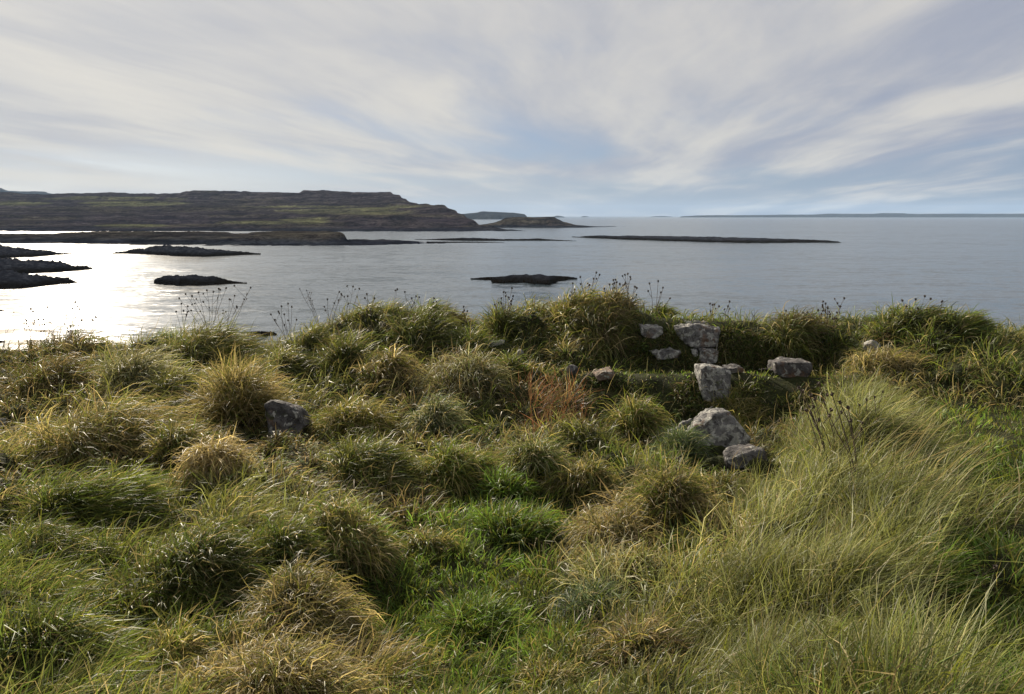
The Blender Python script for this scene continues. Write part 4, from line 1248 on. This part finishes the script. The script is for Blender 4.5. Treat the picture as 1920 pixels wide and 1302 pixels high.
TUS = [
    # left crest
    (110, 675, 190, 34, 'brown', 'brown tussock row on the crest at far left', 1, .35, None, 1),
    (385, 676, 200, 52, 'olive', 'big grey green tussock swept over on the left crest', 1.3, .55, .3, 1),
    (300, 640, 105, 30, 'bluegreen', 'blue green tuft on the left crest before the glitter', 1.2, .2, None, 1),
    (250, 745, 150, 90, 'pale', 'pale grey tussock left of the tall reddish one', 1.2, .35, .45, 1),
    (90, 740, 160, 90, 'brown', 'dull brown tussock below the left crest', 1, .3, None, 1),
    (335, 760, 120, 90, 'olive', 'dim olive tussock beside the tall reddish straw one', 1, .3, None, 1),
    (440, 806, 125, 150, 'straw', 'tall reddish straw tussock left of the angular boulder', 1.3, .1, .3, 1.35),
    (185, 872, 270, 125, 'straw', 'wide straw and olive tussock in the left hollow', 1.2, .4, .45, 1, 'olive'),
    (400, 898, 112, 108, 'blond', 'bright pale straw tuft left of the white stones', 1.6, .1, .7, 1),
    (512, 856, 90, 36, 'brown', 'low brown tuft at the foot of the angular boulder', 1, .1, .6, 1),
    (330, 862, 100, 90, 'gold', 'gold tipped tussock left of the bright straw tuft', 1, .2, None, 1),
    (150, 995, 250, 125, 'green', 'fresh green tussock swept right, left of the hollow', 1.4, .55, .3, 1),
    (430, 1028, 260, 80, 'olive', 'broad low olive tussock in left middle ground', 1.2, .35, .5, 1),
    (70, 1105, 210, 115, 'green', 'long bladed green tussock at the left edge', 1.2, .4, .45, 1),
    (370, 1165, 250, 86, 'green', 'green overhanging tussock with dark hollow beneath', 1.2, .25, .7, 1),
    (90, 1240, 260, 130, 'green', 'dark green tussock in the lower left corner', 1, .2, .6, 1, 'dark'),
    (280, 1298, 200, 80, 'gold', 'yellow green tuft at the bottom left edge', 1.1, .2, .5, 1),
    # middle
    (640, 705, 95, 78, 'olive', 'upright dark olive tussock below the middle crest', 1.2, .2, .3, 1.2, 'dark'),
    (722, 726, 105, 80, 'straw', 'tan tussock right of the upright olive one', 1, .2, None, 1, 'brown'),
    (520, 715, 130, 70, 'olive', 'olive tussock above the angular boulder', 1, .3, None, 1),
    (575, 672, 120, 50, 'olive', 'small olive tussock on the slope left of the middle crest', 1, .3, None, 1),
    (785, 668, 150, 70, 'olive', 'shaggy olive tussock under the middle crest', 1.1, .3, .5, 1, 'dark'),
    (890, 672, 110, 50, 'green', 'green tussock left of the flat pale stone', 1, .3, None, 1),
    (662, 830, 135, 95, 'gold', 'yellow green tussock right of the angular boulder', 1.2, .1, .55, 1),
    (815, 815, 95, 80, 'pale', 'frosty grey green tussock near the centre', 1.4, .15, .6, 1, 'bluegreen'),
    (872, 752, 170, 90, 'pale', 'wide pale drooping tussock left of the rust red patch', 1.1, .1, .65, 1, 'brown'),
    (962, 712, 90, 50, 'green', 'dark green tuft above the rust red patch', 1, .1, .4, 1),
    (690, 938, 175, 100, 'olive', 'rounded dark tussock combed to the right', 1.3, .35, .5, 1, 'green'),
    (845, 912, 160, 84, 'green', 'large yellow green tussock at the centre', 1.3, .15, .6, 1, 'gold'),
    (1005, 888, 110, 95, 'green', 'green tussock with pale tips right of centre', 1.2, .05, .55, 1.1, 'pale'),
    (780, 955, 130, 46, 'brown', 'collapsed brown tussock under the large central one', 1, .1, .8, 1),
    (655, 1066, 165, 84, 'straw', 'mop like tussock of drooping tan blades', 1.5, .12, .75, 1, 'green'),
    (800, 1045, 130, 56, 'gold', 'tan and green tussock beside the mop like one', 1.2, .1, .7, 1, 'green'),
    (545, 1062, 130, 60, 'green', 'green tussock left of the mop like tan one', 1, .2, .5, 1),
    (1090, 928, 145, 62, 'gold', 'low golden tussock in the centre right', 1.3, .05, .7, 1),
    (560, 1195, 260, 110, 'straw', 'pale straw tussock in the lower left foreground', 1.3, .12, .7, 1, 'gold'),
    (510, 1300, 330, 95, 'straw', 'large tan tussock at the bottom left of the lawn', 1.3, .12, .7, 1),
    (950, 935, 100, 60, 'lush', 'bright lush green clump beside the golden tussock', 1.2, .1, .35, 1),
    (960, 1020, 190, 50, 'lush', 'wide lush green clump in the middle of the lawn', 1.2, .1, .35, 1),
    (890, 1190, 200, 50, 'lush', 'dark green broad bladed clump in the foreground lawn', 1, .1, .35, 1),
    # right of centre
    (1190, 822, 105, 85, 'gold', 'yellow tussock in front of the shelf bank', 1.2, .1, .55, 1.1, 'green'),
    (1100, 850, 130, 70, 'olive', 'grey olive tussock left of the yellow one', 1, .1, .55, 1),
    (1385, 800, 120, 44, 'gold', 'golden tussock growing behind the large boulder', 1.4, .05, .6, 1),
    (1278, 868, 90, 66, 'bluegreen', 'fine blue green tuft left of the large boulder', 1.5, .1, .35, 1.1),
    (1258, 990, 115, 125, 'straw', 'tall upright tan tussock below the boulder', 1.4, .0, .5, 1.35, 'green'),
    (1362, 960, 135, 85, 'gold', 'golden mop shaped tussock under the flat slab', 1.3, .1, .75, 1),
    (1170, 1035, 220, 80, 'straw', 'flattened straw tussock right of the lawn', 1.3, .2, .8, 1),
    (1235, 1115, 150, 80, 'gold', 'gold green tussock below the flattened straw one', 1.2, .1, .65, 1),
    (1290, 1060, 150, 60, 'green', 'low green tussock beside the silky bank', 1, .1, .6, 1),
    (1110, 1180, 140, 90, 'bluegreen', 'grey green tussock at the right side of the lawn', 1.2, .25, .5, 1),
    (1200, 1270, 170, 110, 'brown', 'dull brown tussock at the bottom centre right', 1.1, .1, .6, 1, 'straw'),
    (1030, 1300, 150, 60, 'gold', 'straw yellow tuft at the bottom edge centre', 1.1, .1, .6, 1),
    # crest
    (665, 598, 95, 34, 'olive', 'windswept tuft at the left end of the middle crest', 1.3, .6, .3, 1),
    (735, 590, 90, 30, 'olive', 'second windswept tuft along the middle crest', 1.3, .6, .3, 1),
    (800, 592, 100, 32, 'green', 'third windswept tuft along the middle crest', 1.3, .6, .3, 1),
    (850, 610, 80, 34, 'brown', 'brown tuft at the right end of the middle crest', 1.3, .6, .3, 1),
    (938, 632, 80, 56, 'olive', 'dark sedge tuft beside the gap in the crest', 1.3, .05, .25, 1.3, 'dark'),
    (1020, 592, 100, 36, 'olive', 'olive tuft left of the stalk topped mound', 1.3, .4, .4, 1),
    (1150, 596, 105, 36, 'straw', 'straw tussock full of dry stalks on the highest mound', 1.4, .2, .4, 1, 'brown'),
    (1080, 610, 120, 50, 'gold', 'golden green tussock on the flank of the highest mound', 1.1, .3, .5, 1),
    (1130, 660, 150, 60, 'olive', 'drooping olive tussock left of the lichened wall blocks', 1.2, .1, .8, 1, 'brown'),
    (1240, 590, 60, 26, 'green', 'small green tuft above the first wall block', 1.2, .3, .4, 1),
    (1500, 632, 120, 34, 'brown', 'brown tuft under the stalks at the wall\'s right end', 1.2, .3, .5, 1),
    (1480, 672, 100, 56, 'olive', 'drooping olive tussock against the wall\'s right end', 1, .1, .8, 1, 'green'),
    (1820, 632, 105, 36, 'green', 'swept tuft jutting right on top of the turf wall', 1.6, .75, .2, 1),
    (1715, 622, 130, 40, 'green', 'green tuft at the left shoulder of the turf wall', 1.2, .5, .4, 1),
    (1655, 700, 120, 60, 'straw', 'straw tussock below the pale stone', 1.1, .2, .7, 1),
    # silky bank
    (1625, 800, 180, 80, 'silky', 'silky pale tussock at the head of the right bank', 1.2, .6, .18, 1),
    (1660, 890, 220, 95, 'silky', 'silky tussock combed right, in the upper right bank', 1.1, .65, .2, 1),
    (1660, 1000, 210, 95, 'silky', 'silky overhanging tussock in the middle of the right bank', 1.1, .65, .3, 1),
    (1530, 960, 170, 100, 'silky', 'silky olive tussock at the left foot of the right bank', 1.1, .4, .3, 1, 'olive'),
    (1590, 1150, 240, 100, 'silky', 'wide silky tussock low on the right bank', 1.1, .6, .3, 1),
    (1450, 1140, 230, 120, 'silky', 'grey silky tussock on the lower left of the bank', 1.1, .4, .3, 1, 'olive'),
    (1560, 1290, 280, 110, 'silky', 'silky tussock at the bottom right edge', 1.0, .5, .35, 1, 'green'),
]
for q in TUS:
    px, py, w, h, sty, lab, dens, wind, droop, tall = q[:10]
    tussock(px, py, w, h, sty, lab, dens, wind, droop, tall, q[10] if len(q) > 10 else None)


# ------------------------------------------------------------------ low broad leaves in the hollow
def leaves(name, spots, label, size, cols, seed):
    rg = np.random.default_rng(seed)
    VV, FF, CC = [], [], []
    for px, py, rad_, n_ in spots:
        b = hit(px, py)
        r = rad_ * b[1] / FPX
        x = b[0] + rg.normal(size=n_) * r * 0.6; y = b[1] + rg.normal(size=n_) * r * 1.3
        z = zt(x, y) + rg.uniform(0.03, 0.16, n_)
        for X, Y, Z in zip(x, y, z):
            a = rg.uniform(0, 6.28); s = rg.uniform(*size); tl = rg.normal() * 0.45
            f = np.array([math.cos(a), math.sin(a), tl]); f /= np.linalg.norm(f)
            sd = np.cross(f, [0, 0, 1]); sd /= np.linalg.norm(sd); upv = np.cross(sd, f)
            P = np.array([X, Y, Z])
            k = len(VV)
            for (u_, v_, w_) in ((-.5, 0, 0), (-.15, .36, .10), (.2, .30, .08), (.55, 0, -.06), (.2, -.30, .08), (-.15, -.36, .10), (0, 0, 0)):
                VV.append(P + (f * u_ + sd * v_ + upv * w_) * s)
            for i, j in ((0, 1), (1, 2), (2, 3), (3, 4), (4, 5), (5, 0)):
                FF.append([k + 6, k + i, k + j])
            c = cols[rg.integers(len(cols))] * math.exp(rg.normal() * 0.25)
            CC += [c] * 7
    return tag(mesh_obj(name, np.array(VV), [FF], M_BROAD, cols=np.array(CC)), label, 'leaves', kind='stuff')


leaves('bramble_leaves', [(560, 850, 90, 420), (640, 870, 90, 420), (600, 900, 80, 260), (700, 830, 70, 200), (300, 880, 80, 260), (80, 930, 80, 300), (40, 960, 50, 160), (200, 1000, 50, 120), (850, 850, 60, 160), (480, 880, 70, 200), (600, 960, 60, 80)],
       'low yellowing bramble leaves in the hollow', (0.022, 0.05), [YGREEN * 0.8, GREEN, OLV * 1.2, GOLD * 0.8, BROWN, DARKG], 5)


def leafy_plant(px, py, n_, spread, label, cols, size, seed, hh):
    """a small leafy plant: stems with opposed toothed leaves"""
    rg = np.random.default_rng(seed)
    b = hit(px, py)
    root_ = empty('leafy_plant', tuple(b))
    tag(root_, label, 'plant')
    for i in range(n_):
        a = rg.uniform(0, 6.28); h = hh * rg.uniform(0.6, 1.1)
        top = np.array([math.cos(a) * spread * rg.random(), math.sin(a) * spread * rg.random() - 0.03, h])
        bx = np.array([top[0] * 0.4, top[1] * 0.4, 0])
        sv, sf = [], []
        for t_ in (0, 1):
            p = bx if t_ == 0 else top
            for k in range(3):
                sv.append(p + 0.003 * np.array([math.cos(2.1 * k), math.sin(2.1 * k), 0]))
        sf = [[k, (k + 1) % 3, 3 + (k + 1) % 3, 3 + k] for k in range(3)]
        so = mesh_obj('stem', np.array(sv), [sf], M_STALK, parent=root_)
        for j in range(5):
            P = bx + (top - bx) * (0.35 + 0.65 * j / 4)
            for sgn in (0, 1):
                aa = j * 1.57 + sgn * 3.14 + rg.uniform(-.3, .3)
                f = np.array([math.cos(aa), math.sin(aa), -0.25]); s = rg.uniform(*size) * (1.15 - 0.12 * j)
                sd = np.cross(f, [0, 0, 1]); sd /= np.linalg.norm(sd)
                lv = [P + (f * u_ + sd * v_ + np.array([0, 0, w_])) * s for u_, v_, w_ in ((0, 0, 0), (.2, .26, .02), (.45, .28, .0), (.7, .16, -.05), (1.05, 0, -.16), (.7, -.16, -.05), (.45, -.28, .0), (.2, -.26, .02), (.45, 0, .05))]
                mesh_obj('leaf', np.array(lv), [[[8, i_, (i_ + 1) % 8] for i_ in range(8)]], M_BROAD, parent=so,
                         cols=np.array([cols[rg.integers(len(cols))]] * 9))
    return root_


leafy_plant(1208, 668, 5, 0.16, 'dark green nettle left of the lichened wall blocks', [GREEN * 0.8, DARKG, GREEN], (0.05, 0.09), 1, 0.22)
leafy_plant(1268, 782, 4, 0.14, 'small leafy weed at the foot of the shelf bank', [GREEN * 0.9, DARKG * 1.3], (0.04, 0.07), 2, 0.14)
leafy_plant(1262, 1112, 2, 0.06, 'pale green broad leaved weed by the gold green tussock', [BLUEG * 1.7, BLUEG * 1.4], (0.05, 0.075), 3, 0.12)


# ------------------------------------------------------------------ dry flower stalks
def tube(points, r0, r1, sides=4):
    P = np.array(points); n_ = len(P)
    v_, f_ = [], []
    for i, p in enumerate(P):
        r = r0 + (r1 - r0) * i / (n_ - 1)
        t_ = P[min(i + 1, n_ - 1)] - P[max(i - 1, 0)]; t_ = t_ / (np.linalg.norm(t_) + 1e-9)
        a = np.cross(t_, [0.3, 1, 0.1]); a /= np.linalg.norm(a); b = np.cross(t_, a)
        for k in range(sides):
            q = 2 * np.pi * k / sides
            v_.append(p + r * (a * math.cos(q) + b * math.sin(q)))
    for i in range(n_ - 1):
        for k in range(sides):
            f_.append([i * sides + k, i * sides + (k + 1) % sides, (i + 1) * sides + (k + 1) % sides, (i + 1) * sides + k])
    return v_, f_


def head_mesh():
    """a knapweed seed head: scaly round cup flaring to a ragged rim"""
    v_, f_ = [], []
    prof = [(0.25, -0.9), (0.85, -0.55), (1.0, 0.0), (0.75, 0.5), (1.05, 0.95)]
    na = 8
    for i, (r, z) in enumerate(prof):
        for k in range(na):
            w = 1 + (0.18 if (k + i) % 2 else -0.1)
            a = 2 * np.pi * k / na
            v_.append((r * w * math.cos(a), r * w * math.sin(a), z + (0.2 if i == 4 and k % 2 else 0)))
    for i in range(len(prof) - 1):
        for k in range(na):
            f_.append([i * na + k, i * na + (k + 1) % na, (i + 1) * na + (k + 1) % na, (i + 1) * na + k])
    v_.append((0, 0, 0.45)); c = len(v_) - 1
    tri = [[4 * na + k, 4 * na + (k + 1) % na, c] for k in range(na)]
    me = bpy.data.meshes.new('seed_head')
    me.from_pydata(v_, [], f_ + tri)
    me.materials.append(M_STALK)
    return me


HEAD = head_mesh()


def stalks(px, py, tops, label, rad_=0.0048, headr=0.0145, depth=None, group=None, branch=2):
    """tops: list of (px, py) where the stems of this plant end; the plant stands at px,py"""
    rg = np.random.default_rng(int(px * 3 + py))
    if depth is None:
        b = hit(px, py)
    else:
        p = at(px, py, depth); b = np.array([p[0], p[1], float(zt(p[0], p[1]))])
    root_ = empty('dry_flower_stalk', tuple(b))
    tag(root_, label, 'dry stalk', group)
    for tx, ty in tops:
        dd = b[1] + rg.uniform(-0.12, 0.12)
        top = at(tx, ty, dd) - b
        foot = np.array([rg.uniform(-.04, .04), rg.uniform(-.04, .04), -0.06])
        mid = foot * 0.5 + top * 0.5 + np.array([-top[0] * 0.08, 0, 0]) + rg.normal(size=3) * 0.015
        pts = [foot, foot * 0.7 + mid * 0.3 + rg.normal(size=3) * .006, mid, mid * 0.45 + top * 0.55 + rg.normal(size=3) * .006, top]
        v_, f_ = tube(pts, rad_, rad_ * 0.6)
        heads = [(top, headr)]
        Ls = np.linalg.norm(top - foot)
        for j in range(rg.integers(0, branch + 1)):
            q = rg.uniform(0.5, 0.85)
            s0 = foot + (top - foot) * q + (mid - (foot + top) / 2) * (1 - abs(2 * q - 1))
            e0 = s0 + np.array([rg.choice([-1, 1]) * rg.uniform(.3, .7), rg.normal() * .4, 1.0]) * Ls * rg.uniform(.10, .22)
            v2, f2 = tube([s0, s0 * 0.5 + e0 * 0.5 + np.array([0, 0, -0.01]), e0], rad_ * 0.7, rad_ * 0.5)
            f_ = f_ + [[a + len(v_) for a in f] for f in f2]; v_ = v_ + v2
            heads.append((e0, headr * rg.uniform(.7, 1)))
        so = mesh_obj('stem', np.array(v_), [f_], M_STALK, parent=root_)
        for hp, hr in heads:
            if hr <= 0: continue
            h = bpy.data.objects.new('seed_head', HEAD)
            COL.objects.link(h)
            h.parent = so
            h.location = hp; h.scale = (hr, hr, hr * 1.15)
            h.rotation_euler = (rg.normal() * .35, rg.normal() * .35, rg.uniform(0, 6))
    return root_


stalks(1100, 585, [(1088, 520), (1118, 512), (1113, 523), (1105, 535), (1124, 516)], 'leaning bunch of dry stalks at the left of the highest mound')
stalks(1073, 590, [(1074, 532)], 'single knobbly dry stalk left of the leaning bunch', branch=4)
stalks(1150, 580, [(1133, 542), (1143, 534), (1150, 526), (1156, 530), (1162, 533)], 'thick bunch of dry stalks crowning the highest mound', branch=3)
stalks(1178, 585, [(1172, 516), (1177, 514), (1182, 520), (1190, 538), (1194, 541), (1168, 536)], 'bunch of tall dry stalks at the right of the highest mound', branch=3)
stalks(1228, 590, [(1218, 532), (1234, 528), (1243, 540), (1239, 549), (1256, 560)], 'few thin stalks right of the highest mound')
stalks(1335, 603, [(1331, 570), (1336, 572), (1348, 575)], 'short thin stalks above the second wall block', rad_=0.003)
stalks(1364, 606, [(1368, 566), (1365, 575)], 'single stalk with buds above the lichened wall', branch=3)
stalks(1412, 608, [(1395, 584), (1408, 582), (1414, 580), (1428, 588)], 'thin bent stalks on the wall crest', rad_=0.0028, headr=0.0)
stalks(1474, 612, [(1466, 598), (1474, 584), (1480, 590), (1476, 600)], 'low stalk bunch left of the tall one at the wall end', branch=3)
stalks(1512, 616, [(1508, 588), (1514, 586)], 'stalk with a cluster of round heads near the wall end', branch=4)
stalks(1545, 620, [(1534, 582), (1543, 566), (1548, 570), (1552, 578), (1556, 590), (1540, 590)], 'tall bunch of dry stalks at the wall end', branch=3)
stalks(1562, 622, [(1583, 560), (1576, 575), (1565, 598)], 'slanting dry stalk right of the tall bunch', branch=2)
stalks(945, 625, [(928, 572), (944, 548), (948, 556), (960, 541), (962, 556), (940, 560), (958, 565)], 'bunch of dark dry stalks beside the gap in the crest', branch=3)
stalks(617, 612, [(614, 562), (636, 548), (640, 552)], 'two dry stalks at the left end of the middle crest', branch=2)
stalks(655, 604, [(652, 556), (662, 538), (674, 542)], 'branched dry stalk above the middle crest', branch=3, rad_=0.003)
stalks(688, 600, [(688, 552), (702, 560)], 'lone dry stalk over the first windswept tuft', branch=2)
stalks(733, 596, [(742, 545), (745, 543)], 'bent dry stalk near the middle of the crest', branch=2, rad_=0.003)
stalks(762, 592, [(759, 548), (772, 560), (780, 556), (786, 558)], 'few stalks with small heads on the middle crest', branch=2)
stalks(812, 592, [(814, 560), (818, 566)], 'single stalk right of the third windswept tuft', branch=2)
stalks(868, 612, [(869, 576), (876, 584)], 'short stalk on the brown tuft', branch=1)
stalks(600, 622, [(562, 542), (582, 560), (575, 545)], 'long bare branched stalk leaning left', branch=3, headr=0.010)
stalks(543, 640, [(508, 590), (528, 575), (540, 570), (547, 576), (533, 590), (556, 600), (522, 585)], 'dense bunch of small headed stalks in the crest dip', branch=3)
stalks(392, 630, [(336, 560), (348, 552), (360, 556), (372, 549), (388, 545), (400, 548), (410, 542), (424, 541)], 'broad fan of dark stalks on the left crest', branch=3)
stalks(420, 632, [(430, 562), (444, 575), (458, 562), (470, 540), (440, 555)], 'stalks slanting right from the left crest', branch=3)
stalks(345, 628, [(330, 585), (340, 570), (352, 575)], 'short stalks at the left side of the stalk fan', branch=3)
stalks(60, 650, [(58, 580), (62, 585), (72, 600), (48, 600)], 'brown weedy stalk clump before the bright water', branch=4)
stalks(88, 650, [(89, 577), (82, 600), (96, 606)], 'upright branched stalk in the bright water', branch=4)
stalks(130, 652, [(141, 567), (146, 575), (124, 592), (132, 612)], 'thin stalk with two dark heads over the glitter', branch=2)
stalks(168, 650, [(174, 601), (180, 595), (153, 601)], 'slender stalks left of the blue green tuft', branch=1, rad_=0.003)
stalks(4, 650, [(26, 586), (38, 595), (12, 610)], 'bent branching stalks at the left edge', branch=3, headr=0.008)
stalks(1712, 612, [(1692, 564), (1717, 562), (1734, 556), (1745, 561), (1700, 575)], 'faint dry stalks on the left shoulder of the turf wall', branch=1, rad_=0.003)
stalks(1760, 606, [(1766, 566)], 'single dark headed stalk on top of the turf wall', branch=1)
stalks(1570, 900, [(1505, 735), (1520, 742), (1512, 770), (1528, 748), (1498, 728), (1535, 720)], 'brown knapweed stalks before the dark end of the shelf', branch=3, headr=0.012, rad_=0.004)
stalks(1610, 920, [(1560, 740), (1575, 755), (1590, 765), (1555, 780)], 'tall dark stalks leaning left on the right bank', branch=2, headr=0.010, rad_=0.004)
stalks(1632, 850, [(1640, 745), (1655, 735), (1625, 750), (1612, 760)], 'upright dark stalks at the head of the right bank', branch=1, headr=0.008, rad_=0.0035)
stalks(1385, 1080, [(1300, 945), (1312, 960)], 'thin black stalk bent across the grass below the boulder', branch=1, headr=0.006, rad_=0.003)
stalks(1280, 1010, [(1272, 860), (1268, 880)], 'dark stem rising through the tall upright tan tussock', branch=1, headr=0.007, rad_=0.003)
stalks(1860, 1160, [(1866, 1065), (1846, 1080), (1830, 1075)], 'pale dried flower heads in the lower right grass', branch=1, headr=0.010, rad_=0.0025)

# ------------------------------------------------------------------ long pale flowering stems standing out of the grass
rg = np.random.default_rng(99)
RT, D0, LL, WW, DR, WI, CB, CT = [], [], [], [], [], [], [], []
for px, py, rad_, n_, ln, lean in [(1620, 900, 120, 60, .7, .75), (1700, 1000, 110, 40, .7, .8), (1480, 840, 60, 14, .5, .1), (1380, 770, 60, 12, .4, 0), (1250, 900, 80, 20, .4, .1), (700, 700, 120, 50, .55, .35), (400, 650, 120, 70, .5, .4),
                                   (110, 740, 60, 40, .6, .25), (430, 740, 60, 60, .55, .15), (760, 720, 120, 40, .5, .3), (1340, 1080, 90, 20, .45, .1), (860, 1280, 200, 24, .4, .3), (1180, 760, 70, 16, .35, .1), (1600, 1200, 160, 24, .5, .7), (300, 700, 200, 60, .5, .4),
                                   (1500, 1000, 90, 20, .5, .5), (1100, 620, 120, 50, .4, .2), (1500, 640, 120, 40, .3, .2), (1850, 700, 100, 30, .3, .5), (620, 640, 150, 50, .35, .3)]:
    b = hit(px, py); r = rad_ * b[1] / FPX
    x = b[0] + rg.normal(size=n_) * r * .6; y = b[1] + rg.normal(size=n_) * r
    for X, Y in zip(x, y):
        RT.append([X, Y, float(zt(X, Y))]); D0.append(np.array([lean + rg.normal() * .2, rg.normal() * .25, 1.0]))
        LL.append(ln * rg.uniform(.7, 1.25)); WW.append(0.0026 * (Y / 3) ** .6 * rg.uniform(.8, 1.3)); DR.append(rg.uniform(.02, .12)); WI.append(rg.uniform(0, .12))
        c = (STRAW if rg.random() < .6 else PALE) * rg.uniform(.7, 1.2); CB.append(c * .7); CT.append(c)
V, Q, T3, C = blades(np.array(RT), np.array(D0), np.array(LL), np.array(WW), np.array(DR), np.array(WI), np.array(CB), np.array(CT), K=4, curl=.03, rg=rg)
tag(mesh_obj('flowering_grass_stems', V, [Q, T3], M_GRASS, cols=C), 'thin pale flowering stems rising above the grass', 'grass', kind='stuff')

# ------------------------------------------------------------------ sea air
m_, t_ = material('sea_air')
o_ = t_.n('ShaderNodeOutputMaterial')
pv = t_.n('ShaderNodeVolumePrincipled', ins={'Color': (0.50, 0.71, 1.0, 1), 'Density': 3.2e-5, 'Anisotropy': 0.0})
t_.set(o_.inputs['Volume'], pv.outputs[0])
HB = 27500.0
zb, ztop = -4.0, 380.0
vv = [(-HB, -HB, zb), (HB, -HB, zb), (HB, HB, zb), (-HB, HB, zb), (-HB, -HB, ztop), (HB, -HB, ztop), (HB, HB, ztop), (-HB, HB, ztop)]
hz = mesh_obj('haze', np.array(vv), [[[3, 2, 1, 0], [4, 5, 6, 7], [0, 1, 5, 4], [1, 2, 6, 5], [2, 3, 7, 6], [3, 0, 4, 7]]], m_, smooth_shade=False)
tag(hz, kind='stuff')
